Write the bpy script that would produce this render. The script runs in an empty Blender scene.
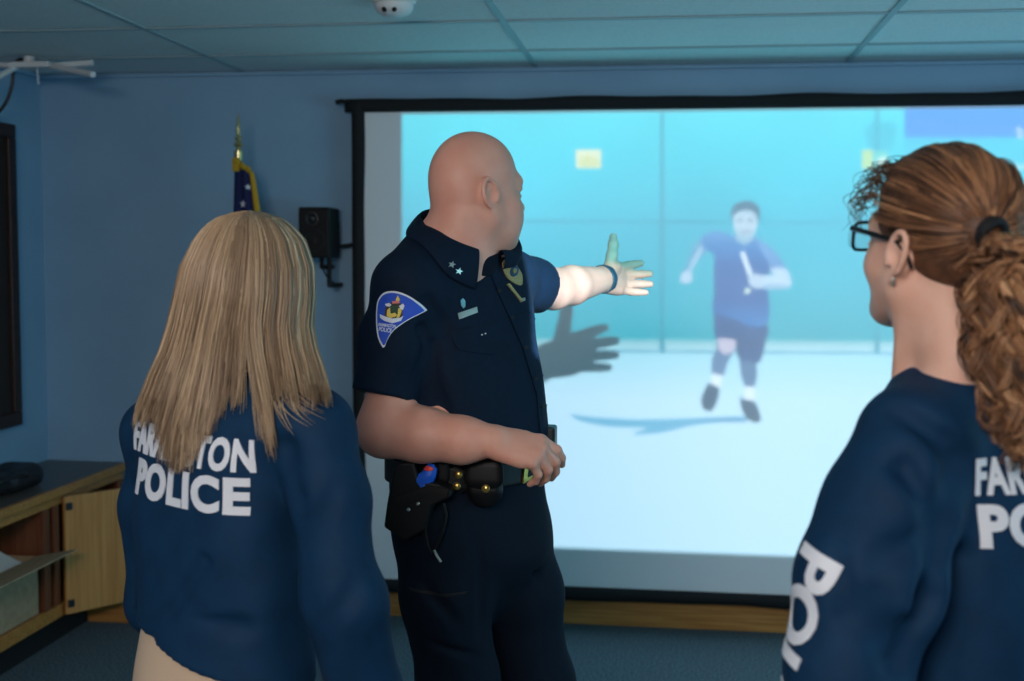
import bpy, bmesh, math, random
import numpy as np
from mathutils import Vector, Matrix
from mathutils.bvhtree import BVHTree
random.seed(7); rng = np.random.default_rng(7)
SC = bpy.context.scene
COL = SC.collection
PI = math.pi

# ------------------------------------------------------------------ colours and materials
def lin(c):
    c = c / 255.0
    return c / 12.92 if c <= 0.04045 else ((c + 0.055) / 1.055) ** 2.4
def rgb(r, g, b): return (lin(r), lin(g), lin(b))

def mat(name, col, rough=.6, metal=0., spec=.5, noise=None, bump=None, sheen=0., sss=0., col2=None):
    """Principled material; noise=(scale, detail) mixes col with col2; bump=(scale, strength, distance)"""
    m = bpy.data.materials.new(name); m.use_nodes = True
    nt = m.node_tree; b = nt.nodes['Principled BSDF']
    b.inputs['Base Color'].default_value = (*col, 1); b.inputs['Roughness'].default_value = rough
    b.inputs['Metallic'].default_value = metal; b.inputs['Specular IOR Level'].default_value = spec
    if sheen:
        b.inputs['Sheen Weight'].default_value = sheen
        b.inputs['Sheen Roughness'].default_value = .5
    if sss:
        b.inputs['Subsurface Weight'].default_value = sss
        b.inputs['Subsurface Radius'].default_value = (.012, .004, .002)
        b.inputs['Subsurface Scale'].default_value = 1.0
    tc = nt.nodes.new('ShaderNodeTexCoord')
    if noise:
        n = nt.nodes.new('ShaderNodeTexNoise'); n.inputs['Scale'].default_value = noise[0]; n.inputs['Detail'].default_value = noise[1]
        if len(noise) > 2:
            mp = nt.nodes.new('ShaderNodeMapping'); mp.inputs['Scale'].default_value = noise[2]
            nt.links.new(tc.outputs['Object'], mp.inputs['Vector']); nt.links.new(mp.outputs['Vector'], n.inputs['Vector'])
        else:
            nt.links.new(tc.outputs['Object'], n.inputs['Vector'])
        r = nt.nodes.new('ShaderNodeValToRGB')
        r.color_ramp.elements[0].position = .35; r.color_ramp.elements[1].position = .65
        r.color_ramp.elements[0].color = (*col, 1); r.color_ramp.elements[1].color = (*(col2 or tuple(c * .7 for c in col)), 1)
        nt.links.new(n.outputs['Fac'], r.inputs['Fac']); nt.links.new(r.outputs['Color'], b.inputs['Base Color'])
    if bump:
        n2 = nt.nodes.new('ShaderNodeTexNoise'); n2.inputs['Scale'].default_value = bump[0]; n2.inputs['Detail'].default_value = 4
        nt.links.new(tc.outputs['Object'], n2.inputs['Vector'])
        bp = nt.nodes.new('ShaderNodeBump'); bp.inputs['Strength'].default_value = bump[1]; bp.inputs['Distance'].default_value = bump[2]
        nt.links.new(n2.outputs['Fac'], bp.inputs['Height']); nt.links.new(bp.outputs['Normal'], b.inputs['Normal'])
    return m

# ------------------------------------------------------------------ objects
def tag(o, label=None, cat=None, group=None, kind=None):
    if label: o['label'] = label
    if cat: o['category'] = cat
    if group: o['group'] = group
    if kind: o['kind'] = kind
    return o
def link(o, parent=None):
    COL.objects.link(o)
    if parent is not None:
        o.parent = parent
        o.matrix_parent_inverse = parent.matrix_world.inverted() if parent.type == 'EMPTY' and False else Matrix.Identity(4)
    return o
def empty(name, loc, label, cat):
    o = bpy.data.objects.new(name, None); o.empty_display_size = .1
    o.location = loc; link(o); tag(o, label, cat)
    return o
def root_off(parent):
    """world offset of a parent chain of unrotated things"""
    v = Vector((0, 0, 0)); p = parent
    while p is not None: v += Vector(p.location); p = p.parent
    return v
def mesh_obj(name, verts, faces, m, parent=None, smooth=True):
    """all vertices are given in world metres; they are stored relative to the parent thing"""
    V = np.asarray(verts, dtype=np.float64).reshape(-1, 3)
    if parent is not None: V = V - np.array(root_off(parent))
    me = bpy.data.meshes.new(name)
    F = faces
    if isinstance(F, np.ndarray) and F.ndim == 2:
        me.vertices.add(len(V)); me.vertices.foreach_set('co', V.ravel())
        k = F.shape[1]; me.loops.add(F.size); me.polygons.add(len(F))
        me.loops.foreach_set('vertex_index', F.ravel().astype(np.int32))
        me.polygons.foreach_set('loop_start', (np.arange(len(F)) * k).astype(np.int32))
        me.update(calc_edges=True)
    else:
        me.from_pydata([tuple(v) for v in V], [], [tuple(int(i) for i in f) for f in F])
    me.validate(); 
    if smooth: me.polygons.foreach_set('use_smooth', np.ones(len(me.polygons), dtype=bool))
    me.update()
    ms = m if isinstance(m, (list, tuple)) else [m]
    for x in ms: me.materials.append(x)
    o = bpy.data.objects.new(name, me)
    return link(o, parent)

class MB:
    """collects solids; build() links them as ONE mesh object"""
    def __init__(s): s.v = []; s.f = []; s.mi = []; s.cur = 0
    def add(s, V, F):
        n = len(s.v); s.v += [tuple(map(float, v)) for v in V]
        for f in F: s.f.append(tuple(i + n for i in f)); s.mi.append(s.cur)
        return s
    def box(s, lo, hi, bev=.0, R=None, o=None):
        """bevelled box between two corners; R (3x3) and o turn it about o"""
        bm = bmesh.new(); bmesh.ops.create_cube(bm, size=1)
        lo = np.array(lo, float); hi = np.array(hi, float)
        for v in bm.verts: v.co = Vector((lo + hi) / 2 + np.array(v.co) * (hi - lo))
        if bev > 0:
            bmesh.ops.bevel(bm, geom=list(bm.edges), offset=min(bev, .45 * min(hi - lo)), segments=2, affect='EDGES', profile=.5)
        V = np.array([v.co[:] for v in bm.verts]); bm.verts.index_update()
        F = [[v.index for v in f.verts] for f in bm.faces]; bm.free()
        if R is not None: V = V @ np.array(R).T
        if o is not None: V = V + np.array(o)
        return s.add(V, F)
    def tube(s, pts, r, n=10, cap=True):
        pts = [np.array(p, float) for p in pts]; m = len(pts)
        rs = r if isinstance(r, (list, tuple, np.ndarray)) else [r] * m
        V = []; F = []
        up = np.array((0, 0, 1.))
        prev = None
        for i, p in enumerate(pts):
            t = pts[min(i + 1, m - 1)] - pts[max(i - 1, 0)]; t /= (np.linalg.norm(t) + 1e-12)
            if prev is None:
                a = np.cross(t, up)
                if np.linalg.norm(a) < .1: a = np.cross(t, (1, 0, 0))
            else: a = prev - t * prev.dot(t)
            a /= np.linalg.norm(a); prev = a; b = np.cross(t, a)
            for k in range(n):
                w = 2 * PI * k / n; V.append(p + (a * math.cos(w) + b * math.sin(w)) * rs[i])
        for i in range(m - 1):
            for k in range(n):
                F.append((i * n + k, i * n + (k + 1) % n, (i + 1) * n + (k + 1) % n, (i + 1) * n + k))
        if cap: F.append(tuple(range(n))[::-1]); F.append(tuple((m - 1) * n + k for k in range(n)))
        return s.add(V, F)
    def lathe(s, prof, c, n=24, R=None):
        """profile [(r, z)] turned about the z axis through c"""
        V = []; F = []
        for r, z in prof:
            for k in range(n):
                w = 2 * PI * k / n; V.append((max(r, 1e-5) * math.cos(w), max(r, 1e-5) * math.sin(w), z))
        m = len(prof)
        for i in range(m - 1):
            for k in range(n): F.append((i * n + k, i * n + (k + 1) % n, (i + 1) * n + (k + 1) % n, (i + 1) * n + k))
        F.append(tuple(range(n))[::-1]); F.append(tuple((m - 1) * n + k for k in range(n)))
        V = np.array(V)
        if R is not None: V = V @ np.array(R).T
        return s.add(V + np.array(c), F)
    def prism(s, poly, o, ux, uy, depth):
        """2D outline in the plane (ux, uy) at o, given a thickness along ux x uy"""
        o = np.array(o, float); ux = np.array(ux, float); uy = np.array(uy, float); nn = np.cross(ux, uy); nn /= np.linalg.norm(nn)
        n = len(poly)
        V = [o + ux * p[0] + uy * p[1] for p in poly] + [o + ux * p[0] + uy * p[1] + nn * depth for p in poly]
        F = [tuple(range(n))[::-1], tuple(n + i for i in range(n))] + [(i, (i + 1) % n, n + (i + 1) % n, n + i) for i in range(n)]
        return s.add(V, F)
    def build(s, name, m, parent=None, smooth=False):
        o = mesh_obj(name, s.v, s.f, m, parent, smooth)
        if isinstance(m, (list, tuple)): o.data.polygons.foreach_set('material_index', np.array(s.mi, dtype=np.int32))
        if smooth:
            o.data.set_sharp_from_angle(angle=math.radians(35))
        return o

# ------------------------------------------------------------------ camera (the photograph is 1024 x 681)
FPX = 1200.0
YAW = math.atan(158 / FPX); PITCH = math.atan(85.5 / FPX); ROLL = .0047
CAMR = Matrix.Rotation(YAW, 3, 'Z') @ Matrix.Rotation(PI / 2 - PITCH, 3, 'X') @ Matrix.Rotation(ROLL, 3, 'Z')
CR = np.array(CAMR); EYE = np.array((0, 0, 1.64))
def at(px, py, Y):
    """the point at depth Y (metres from the camera along the room) seen at a photograph pixel"""
    d = CR @ np.array(((px - 512) / FPX, (340.5 - py) / FPX, -1.0))
    return EYE + d * (Y / d[1])
def proj(P):
    q = (np.asarray(P) - EYE) @ CR
    return np.stack((512 + FPX * q[..., 0] / -q[..., 2], 340.5 - FPX * q[..., 1] / -q[..., 2]), -1)
# ------------------------------------------------------------------ smooth solids: bodies, clothes and hair grown as one surface
def nrm(v): v = np.array(v, float); return v / np.linalg.norm(v)
def catmull(P, n):
    P = np.asarray(P, float); m = len(P); out = []
    for i in range(m - 1):
        p0 = P[max(i - 1, 0)]; p1 = P[i]; p2 = P[i + 1]; p3 = P[min(i + 2, m - 1)]
        for t in np.linspace(0, 1, n, endpoint=False):
            out.append(.5 * ((2 * p1) + (-p0 + p2) * t + (2 * p0 - 5 * p1 + 4 * p2 - p3) * t * t + (-p0 + 3 * p1 - 3 * p2 + p3) * t ** 3))
    out.append(P[-1]); return np.array(out)

class Solid:
    def __init__(s): s.items = []; s.o = np.zeros(3); s.R = np.eye(3); s.sc = 1.; s.disp = None
    def frame(s, o=(0, 0, 0), R=None, sc=1.):
        s.o = np.array(o, float); s.R = np.eye(3) if R is None else np.array(R, float); s.sc = sc; return s
    def _w(s, p): return s.o + s.R @ (np.array(p, float) * s.sc)
    def put(s, f, k, op): s.items.append((f, k, op)); return s
    def cone(s, a, b, ra, rb, k=.02, op='+', flat=None):
        """tapering limb from a to b; flat=(direction, factor) squashes it along a direction"""
        a = s._w(a); b = s._w(b); ra *= s.sc; rb *= s.sc; ba = b - a; l2 = max(ba.dot(ba), 1e-12)
        fd = None
        if flat is not None: fd = s.R @ nrm(flat[0]); ff = flat[1]
        def f(P):
            pa = P - a
            t = np.clip(pa @ ba / l2, 0, 1)
            q = pa - t[:, None] * ba
            if fd is not None:
                w = q @ fd; q = q + (w * (1 / ff - 1))[:, None] * fd
                return (np.sqrt((q * q).sum(1)) - (ra + (rb - ra) * t)) * (ff if ff < 1 else 1)
            return np.sqrt((q * q).sum(1)) - (ra + (rb - ra) * t)
        return s.put(f, k * s.sc, op)
    def chain(s, pts, rs, k=.02, op='+', flat=None):
        for i in range(len(pts) - 1): s.cone(pts[i], pts[i + 1], rs[i], rs[i + 1], k, op, flat)
        return s
    def ell(s, c, r, k=.02, op='+', rot=None):
        c = s._w(c); r = np.array(r, float) * s.sc; R = s.R if rot is None else s.R @ np.array(rot, float)
        def f(P):
            q = (P - c) @ R
            k0 = np.sqrt(((q / r) ** 2).sum(1)); k1 = np.sqrt(((q / (r * r)) ** 2).sum(1))
            return k0 * (k0 - 1) / np.maximum(k1, 1e-9)
        return s.put(f, k * s.sc, op)
    def box(s, c, h, rad=.005, k=.005, op='+', rot=None):
        c = s._w(c); h = np.array(h, float) * s.sc - rad; R = s.R if rot is None else s.R @ np.array(rot, float)
        def f(P):
            q = np.abs((P - c) @ R) - h
            return np.sqrt((np.maximum(q, 0) ** 2).sum(1)) + np.minimum(q.max(1), 0) - rad
        return s.put(f, k * s.sc, op)
    def plane(s, c, n, k=.002, op='&'):
        """keep what lies behind the plane (op '&')"""
        c = s._w(c); n = s.R @ nrm(n)
        return s.put(lambda P: (P - c) @ n, k * s.sc, op)
    def loft(s, lv, k=.03, e=2.3, op='+', fine=6):
        """stack of oval sections (z, cx, cy, half width, half depth, angle) in world metres"""
        L = catmull(sorted(lv, key=lambda a: a[0]), fine); z = L[:, 0]
        z0, z1 = z[0], z[-1]
        def f(P):
            zz = np.clip(P[:, 2], z0, z1)
            cx, cy, a, b, w = (np.interp(zz, z, L[:, i]) for i in range(1, 6))
            dx = P[:, 0] - cx; dy = P[:, 1] - cy; c = np.cos(w); n = np.sin(w)
            u = np.abs(dx * c + dy * n); v = np.abs(-dx * n + dy * c)
            k0 = ((u / a) ** e + (v / b) ** e) ** (1 / e)
            k1 = np.sqrt((u / (a * a)) ** 2 + (v / (b * b)) ** 2)
            kk = np.sqrt((u / a) ** 2 + (v / b) ** 2)
            d = (k0 - 1) * kk / np.maximum(k1, 1e-9)
            d = np.where(kk < .3, (k0 - 1) * np.minimum(a, b), d)
            h = np.maximum(z0 - P[:, 2], P[:, 2] - z1)
            o = np.sqrt(np.maximum(d, 0) ** 2 + np.maximum(h, 0) ** 2) + np.minimum(np.maximum(d, h), 0)
            return o
        return s.put(f, k, op)
    def merge(s, other, off=0., k=.01, op='+'):
        return s.put(lambda P: other.ev(P) - off, k, op)
    def ev(s, P, keep=None):
        d = None
        for i, (f, k, op) in enumerate(s.items):
            if keep is not None and not keep[i]: continue
            e = f(P)
            if d is None: d = e if op == '+' else np.full(len(P), 1.); 
            elif op == '+':
                h = np.maximum(k - np.abs(d - e), 0) / max(k, 1e-9); d = np.minimum(d, e) - h * h * k * .25
            else:
                if op == '-': e = -e
                h = np.maximum(k - np.abs(d - e), 0) / max(k, 1e-9); d = np.maximum(d, e) + h * h * k * .25
        if d is None: d = np.full(len(P), 1.)
        if s.disp is not None: d = d + s.disp(P, d)
        return d

def grow(S, lo, hi, h, B=24):
    """polygonise the zero surface of S inside a box (surface nets); returns vertices and quads"""
    lo = np.array(lo, float); hi = np.array(hi, float); N = np.ceil((hi - lo) / h).astype(int) + 1
    st = np.array((1, N[0] + 2, (N[0] + 2) * (N[1] + 2)), dtype=np.int64)
    keys = []; verts = []; quads = []
    R = h * B * math.sqrt(3) / 2
    nb = np.ceil(N / B).astype(int)
    bi = np.stack(np.meshgrid(*(np.arange(n) for n in nb), indexing='ij'), -1).reshape(-1, 3)
    cen = lo + (bi * B + B / 2) * h
    vals = [f(cen) for f, k, op in S.items]
    D = S.ev(cen)
    dmin = np.min([v for v, it in zip(vals, S.items) if it[2] == '+'], axis=0)
    act = np.where(np.abs(D) < R * 1.6 + .02)[0]
    g = np.stack(np.meshgrid(*(np.arange(B + 1) for _ in range(3)), indexing='ij'), -1)
    corners = np.array([(i, j, k) for i in (0, 1) for j in (0, 1) for k in (0, 1)])
    E = [(a, b) for a in range(8) for b in range(a + 1, 8) if np.abs(corners[a] - corners[b]).sum() == 1]
    for ib in act:
        base = bi[ib] * B
        keep = [(it[2] != '+') or (v[ib] - max(dmin[ib], -1e9) < 2.6 * R + it[1] + .02) for v, it in zip(vals, S.items)]
        gi = g + base; P = (lo + gi.reshape(-1, 3) * h)
        d = S.ev(P, keep).reshape(B + 1, B + 1, B + 1)
        neg = d < 0
        if neg.all() or not neg.any(): continue
        cnt = sum(neg[c[0]:B + c[0], c[1]:B + c[1], c[2]:B + c[2]].astype(np.int8) for c in corners)
        ci = np.argwhere((cnt > 0) & (cnt < 8))
        dv = np.stack([d[ci[:, 0] + c[0], ci[:, 1] + c[1], ci[:, 2] + c[2]] for c in corners], 1)
        acc = np.zeros((len(ci), 3)); num = np.zeros(len(ci))
        for a, b in E:
            x = (dv[:, a] < 0) != (dv[:, b] < 0)
            t = np.where(x, dv[:, a] / np.where(x, dv[:, a] - dv[:, b], 1), 0)
            acc += np.where(x[:, None], corners[a] + t[:, None] * (corners[b] - corners[a]), 0); num += x
        verts.append(lo + (ci + base + acc / num[:, None]) * h)
        keys.append(((ci + base + 1) * st).sum(1))
        for ax in range(3):
            o1, o2 = (ax + 1) % 3, (ax + 2) % 3
            sl = [slice(0, B)] * 3; sh = [slice(0, B)] * 3; sh[ax] = slice(1, B + 1)
            n0 = neg[tuple(sl)]; n1 = neg[tuple(sh)]
            ed = np.argwhere(n0 != n1)
            if not len(ed): continue
            flip = n0[ed[:, 0], ed[:, 1], ed[:, 2]]
            k0 = ((ed + base + 1) * st).sum(1)
            q = np.stack((k0, k0 - st[o1], k0 - st[o1] - st[o2], k0 - st[o2]), 1)
            q[~flip] = q[~flip][:, ::-1]
            quads.append(q)
    K = np.concatenate(keys); V = np.concatenate(verts); Q = np.concatenate(quads)
    order = np.argsort(K); K = K[order]; V = V[order]
    idx = np.clip(np.searchsorted(K, Q), 0, len(K) - 1); ok = (K[idx] == Q).all(1)
    return V, idx[ok].astype(np.int32)

def wave(P, dirs):
    """soft cloth undulation: sum of warped sines; dirs = [(direction, frequency, amplitude, phase)]"""
    w = np.zeros(len(P))
    for d, fr, am, ph in dirs:
        d = np.array(d, float)
        wob = .35 * np.sin(P[:, 2] * 11 + ph * 3) + .35 * np.sin(P[:, 0] * 13 + P[:, 1] * 9 + ph)
        w += am * np.sin((P @ d) * fr + ph + wob)
    return w

# ------------------------------------------------------------------ flat marks laid on a surface (print, patches, badges)
def bvh_of(*objs):
    V = []; F = []
    for o in objs:
        n = len(V); off = root_off(o.parent) if o.parent else Vector((0, 0, 0))
        V += [v.co + off for v in o.data.vertices]; F += [tuple(i + n for i in p.vertices) for p in o.data.polygons]
    return BVHTree.FromPolygons(V, F)
def text_tris(body, bold=.0, shear=0., space=1.0):
    cu = bpy.data.curves.new('t', 'FONT'); cu.body = body; cu.size = 1; cu.offset = bold; cu.shear = shear; cu.space_character = space
    cu.resolution_u = 4; cu.fill_mode = 'FRONT'
    o = bpy.data.objects.new('t', cu); COL.objects.link(o)
    dg = bpy.context.evaluated_depsgraph_get(); me = o.evaluated_get(dg).to_mesh()
    V = np.array([v.co[:2] for v in me.vertices]); F = [tuple(p.vertices) for p in me.polygons]
    o.evaluated_get(dg).to_mesh_clear(); COL.objects.unlink(o); bpy.data.objects.remove(o); bpy.data.curves.remove(cu)
    lo = V.min(0); hi = V.max(0)
    return (V - (lo + hi) / 2) / (hi[1] - lo[1]), F, (hi[0] - lo[0]) / (hi[1] - lo[1])
def poly_tris(poly):
    return np.array(poly, float), [tuple(range(len(poly)))]
def lay(shapes, target, o, ux, uy, thick=.0015, maxe=.012, reach=.3, bev=None):
    """shapes = [(V2, F, material index)] in metres in the plane (o, ux, uy); pressed along -(ux x uy) onto the target; returns an MB"""
    o = np.array(o, float); ux = nrm(ux); uy = np.array(uy, float); uy = nrm(uy - ux * ux.dot(uy)); n = np.cross(ux, uy)
    out = MB()
    for li, (V2, F, mi) in enumerate(shapes):
        bm = bmesh.new(); vs = [bm.verts.new((p[0], p[1], 0)) for p in V2]
        for f in F:
            try: bm.faces.new([vs[i] for i in f])
            except ValueError: pass
        bmesh.ops.triangulate(bm, faces=list(bm.faces))
        for _ in range(6):
            long = [e for e in bm.edges if e.calc_length() > maxe]
            if not long: break
            bmesh.ops.subdivide_edges(bm, edges=long, cuts=1); bmesh.ops.triangulate(bm, faces=[f for f in bm.faces if len(f.verts) > 3])
        bm.verts.index_update(); bm.faces.index_update()
        top = []; nrmls = []; miss = []
        for v in bm.verts:
            p = o + ux * v.co.x + uy * v.co.y + n * reach
            hit = target.ray_cast(Vector(p), Vector(-n), reach * 2)
            if hit[0] is not None:
                q = np.array(hit[0]); hn = np.array(hit[1]); hn = hn if hn @ n > 0 else -hn; miss.append(False)
            else: q = o + ux * v.co.x + uy * v.co.y; hn = n; miss.append(True)
            top.append(q); nrmls.append(nrm(hn + n * .3))
        top = np.array(top); F2 = [[v.index for v in f.verts] for f in bm.faces]
        gone = {f.index for f in bm.faces if any(miss[v.index] for v in f.verts)}
        F2 = [f for i, f in enumerate(F2) if i not in gone]
        up = []
        for f in F2:
            a = np.cross(top[f[1]] - top[f[0]], top[f[2]] - top[f[0]])
            up.append(a)
        live = [[f for f in e.link_faces if f.index not in gone] for e in bm.edges]
        bord = [(e.verts[0].index, e.verts[1].index, lf[0]) for e, lf in zip(bm.edges, live) if len(lf) == 1]
        th = thick[li] if isinstance(thick, (list, tuple)) else thick
        m = len(top); nn = np.array(nrmls)
        V = np.concatenate((top + nn * th, top - nn * .001))
        FF = [tuple(f) if np.dot(u, n) > 0 else tuple(f[::-1]) for f, u in zip(F2, up)]
        side = []
        for a, b, lf in bord:
            side.append((a, b, b + m, a + m))
        out.cur = mi; out.add(V, FF + side); bm.free()
    return out
# ------------------------------------------------------------------ the room
YW = 5.26                                    # back wall
YS = 5.19                                    # projection screen
XL = at(45, 300, YW)[0]; XR = 3.1; YB = -4.2
ZC = at(565, 66, YW)[2]
M_wall = mat('wall_paint', rgb(142, 178, 204), .75, bump=(180, .08, .002), noise=(3, 3), col2=rgb(136, 172, 199))
M_ceil = mat('ceiling_tile', rgb(232, 236, 234), .9, bump=(260, .25, .003), noise=(90, 4), col2=rgb(220, 225, 223))
M_bar = mat('ceiling_bar', rgb(160, 176, 180), .5)
M_carpet = mat('carpet', rgb(112, 136, 146), .95, noise=(120, 6), col2=rgb(44, 58, 68), bump=(300, .7, .01))
M_wood = mat('oak', rgb(196, 138, 72), .45, noise=(6, 5, (.6, 14, 14)), col2=rgb(168, 108, 50))
M_wood2 = mat('oak_upright', rgb(206, 150, 84), .45, noise=(5, 5, (14, 14, .5)), col2=rgb(184, 126, 62))
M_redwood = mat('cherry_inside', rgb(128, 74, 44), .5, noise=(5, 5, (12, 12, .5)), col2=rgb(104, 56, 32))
M_top = mat('worktop_laminate', rgb(96, 92, 88), .4, noise=(40, 4), col2=rgb(84, 80, 78))
M_black = mat('black_plastic', rgb(26, 27, 30), .45)
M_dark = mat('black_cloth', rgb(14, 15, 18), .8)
M_white = mat('white_plastic', rgb(225, 225, 222), .5)
M_grille = mat('speaker_cone', rgb(14, 14, 15), .7)

def struct(name, mb, m):
    o = mb.build(name, m); o['kind'] = 'structure'; return o
struct('floor', MB().box((XL - .1, YB, -.08), (XR + .1, YW + .1, 0)), M_carpet)
struct('wall_back', MB().box((XL - .1, YW, 0), (XR + .1, YW + .1, ZC)), M_wall)
struct('wall_left', MB().box((XL - .1, YB, 0), (XL, YW, ZC)), M_wall)
struct('wall_right', MB().box((XR, YB, 0), (XR + .1, YW, ZC)), M_wall)
# suspended ceiling: tiles between bars; the bar lines are those of the photograph
struct('ceiling', MB().box((XL - .1, YB, ZC), (XR + .1, YW + .1, ZC + .06)), M_ceil)
def cz(px, py):
    d = CR @ np.array(((px - 512) / FPX, (340.5 - py) / FPX, -1.0)); return EYE + d * ((ZC - EYE[2]) / d[2])
bars = MB()
xs0 = cz(510, 30)[0]; pitch = cz(876, 30)[0] - xs0
for k in range(-6, 6):
    x = xs0 + k * pitch
    if XL < x < XR: bars.box((x - .012, YB, ZC - .006), (x + .012, YW, ZC), .002)
y0 = cz(512, 50)[1]; dy = y0 - cz(512, 20)[1]
for k in range(-8, 3):
    y = y0 + k * dy
    if YB < y < YW - .05: bars.box((XL, y - .012, ZC - .0062), (XR, y + .012, ZC - .0002), .002)
struct('trim_1', bars, M_bar)
struct('trim_2', MB().box((XL, YW - .02, ZC - .022), (XR, YW, ZC - .0065), .004).box((XL, YB, ZC - .022), (XL + .02, YW - .02, ZC - .0065), .004), M_wall)
struct('baseboard_back', MB().box((XL, YW - .02, 0), (XR, YW, .125), .004), M_wood)

# ------------------------------------------------------------------ projection screen
pl = at(402, 300, YS)[0]; pt = at(640, 111.5, YS)[2]; pb = at(640, 551, YS)[2]; PW = (pt - pb) * 16 / 9; pr = pl + PW
sx0 = at(353.5, 300, YS)[0]; sx1 = pr + (pl - sx0) ; szt = at(640, 96.5, YS)[2]; szb = at(700, 603, YS)[2]; bw = .055
M_screen = mat('screen_cloth', (.86, .87, .88), .85, spec=.1)
scr = empty('projection_screen', ((sx0 + sx1) / 2, YS, 0), 'large white projector screen with black border showing a running man, on back wall', 'projector screen')
nx, nz = 90, 50
V = []; F = []
for j in range(nz + 1):
    for i in range(nx + 1):
        u = i / nx; w = j / nz
        V.append((sx0 + .02 + u * (sx1 - sx0 - .04), YS + .0015 * math.sin(u * 21) * math.sin(w * 3), szb + .02 + w * (szt - szb - .04)))
for j in range(nz):
    for i in range(nx):
        a = j * (nx + 1) + i; F.append((a, a + 1, a + nx + 2, a + nx + 1))
o = mesh_obj('screen_fabric', V, F, M_screen, scr)
md = o.modifiers.new('thickness', 'SOLIDIFY'); md.thickness = .004; md.offset = 1
def band(p0, p1, wdir, w, amp, n=80):
    """soft cloth edging from p0 to p1, a padded strip whose outline ripples a little"""
    p0 = np.array(p0, float); p1 = np.array(p1, float); wd = np.array(wdir, float); V = []; F = []
    L = np.linalg.norm(p1 - p0)
    for i in range(n + 1):
        t = i / n; c = p0 + (p1 - p0) * t
        e = amp * (math.sin(t * L * 7) + .6 * math.sin(t * L * 13 + 1))
        for (a, d) in ((0, .004), (0, -.006), (.2, -.014), (.5, -.018), (.8, -.014), (1, -.006), (1, .004)):
            V.append(c + wd * (a * (w + e) ) + np.array((0, d - .012, 0)))
    for i in range(n):
        for k in range(6):
            a = i * 7 + k; F.append((a, a + 7, a + 8, a + 1))
        a = i * 7; F.append((a + 6, a + 13, a + 7, a))
    F.append(tuple(range(7))); F.append(tuple(n * 7 + k for k in range(7))[::-1])
    return mesh_obj('border', V, F, M_dark, scr)
band((sx0 - .03, YS, szt - bw), (sx1 + .03, YS, szt - bw), (0, 0, 1), bw, .0035)
band((sx0, YS, szb + bw - .002), (sx1, YS, szb + bw - .002), (0, 0, -1), bw, .004)
band((sx0, YS - .002, szb), (sx0, YS - .002, szt), (1, 0, 0), bw, .002)
band((sx1, YS - .002, szb), (sx1, YS - .002, szt), (-1, 0, 0), bw, .002)
for x in (sx0 - .02, sx1 + .02):
    sgn = -1 if x < 0 else 1
    hk = MB()
    hk.tube([(x, YW - .001, szt - .02), (x, YS - .01, szt - .015), (x + sgn * .02, YS - .02, szt - .006), (x + sgn * .05, YS - .02, szt - .012)], .011, 8).build('wall_hook', M_dark, scr, True)

for x in np.linspace(sx0 + .1, sx1 - .1, 9): MB().box((x - .012, YS + .0, szt - .035), (x + .012, YW, szt - .012), .003).build('hanger', M_dark, scr)

# ------------------------------------------------------------------ the projected picture, drawn in code and thrown by the projector lamp
IW, IH = 1600, 900
uu = (np.arange(IW) + .5) / IW; vv = (np.arange(IH) + .5) / IH
X = pl + uu * PW; Z = pb + vv * (pt - pb)
G = np.stack(np.broadcast_arrays(X[None, :], np.float64(YS), Z[:, None]), -1)
PX = proj(G); PXx = PX[..., 0]; PXy = PX[..., 1]
def L3(c): return np.array(rgb(*c))
def ramp(t, stops):
    ts = [a for a, _ in stops]; return np.stack([np.interp(t, ts, [rgb(*c)[i] for _, c in stops]) for i in range(3)], -1)
pic = ramp(PXy, [(110, (78, 222, 236)), (180, (30, 205, 224)), (225, (0, 190, 212)), (290, (8, 184, 202)), (340, (30, 176, 190)), (350, (176, 226, 240)), (400, (202, 234, 250)), (560, (200, 234, 252))])
nzx = np.sin(PXx * .021) * np.sin(PXy * .017 + 1) + .6 * np.sin(PXx * .047 + PXy * .013) * np.sin(PXy * .039)
pic *= (1 + .035 * nzx[..., None] * (PXy < 345)[..., None])
pic *= (1 + .10 * np.exp(-((PXx - 520) / 90) ** 2 - ((PXy - 200) / 90) ** 2))[..., None]
def inside(poly):
    m = np.zeros((IH, IW), bool); P = np.array(poly, float); n = len(P)
    for i in range(n):
        (x0, y0), (x1, y1) = P[i], P[(i + 1) % n]
        if y0 == y1: continue
        c = ((y0 > PXy) != (y1 > PXy)); xi = x0 + (PXy - y0) * (x1 - x0) / (y1 - y0)
        m ^= c & (PXx < xi)
    return m
def paint(poly, col, a=1.):
    P = catmull(np.array(poly + [poly[0]], float), 4)[:-1] if len(poly) > 6 else poly
    m = inside(P); c = L3(col) if not isinstance(col, list) else ramp(PXy[m], col)
    pic[m] = pic[m] * (1 - a) + c * a
def line(x0, y0, x1, y1, w, col, a=1.):
    d = np.array((x1 - x0, y1 - y0), float); L = np.hypot(*d); d /= L; n = (-d[1] * w / 2, d[0] * w / 2)
    paint([(x0 + n[0], y0 + n[1]), (x1 + n[0], y1 + n[1]), (x1 - n[0], y1 - n[1]), (x0 - n[0], y0 - n[1])], col, a)
line(400, 221, 1250, 224, 1.8, (18, 150, 172), .75)
for x in (470, 662, 877, 1085): line(x, 105, x, 352, 3.6 if x != 470 else 1.5, (22, 158, 176), .8 if x != 470 else .3)
paint([(863, 130), (873, 122), (893, 122), (898, 130), (890, 150), (870, 150)], (30, 185, 208), .6)
line(400, 343, 1250, 349, 9, (196, 222, 226), .55)
line(400, 349.5, 1250, 356, 2.2, (60, 150, 178), .8)
line(400, 338, 1250, 343, 1.2, (120, 200, 205), .6)
for x in range(404, 1200, 5): line(x, 341, x + 2.5, 347, 1.2, (96, 180, 190), .5)
for x in (662, 877, 1085): line(x, 335, x, 353, 5, (40, 150, 170), .8)
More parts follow.
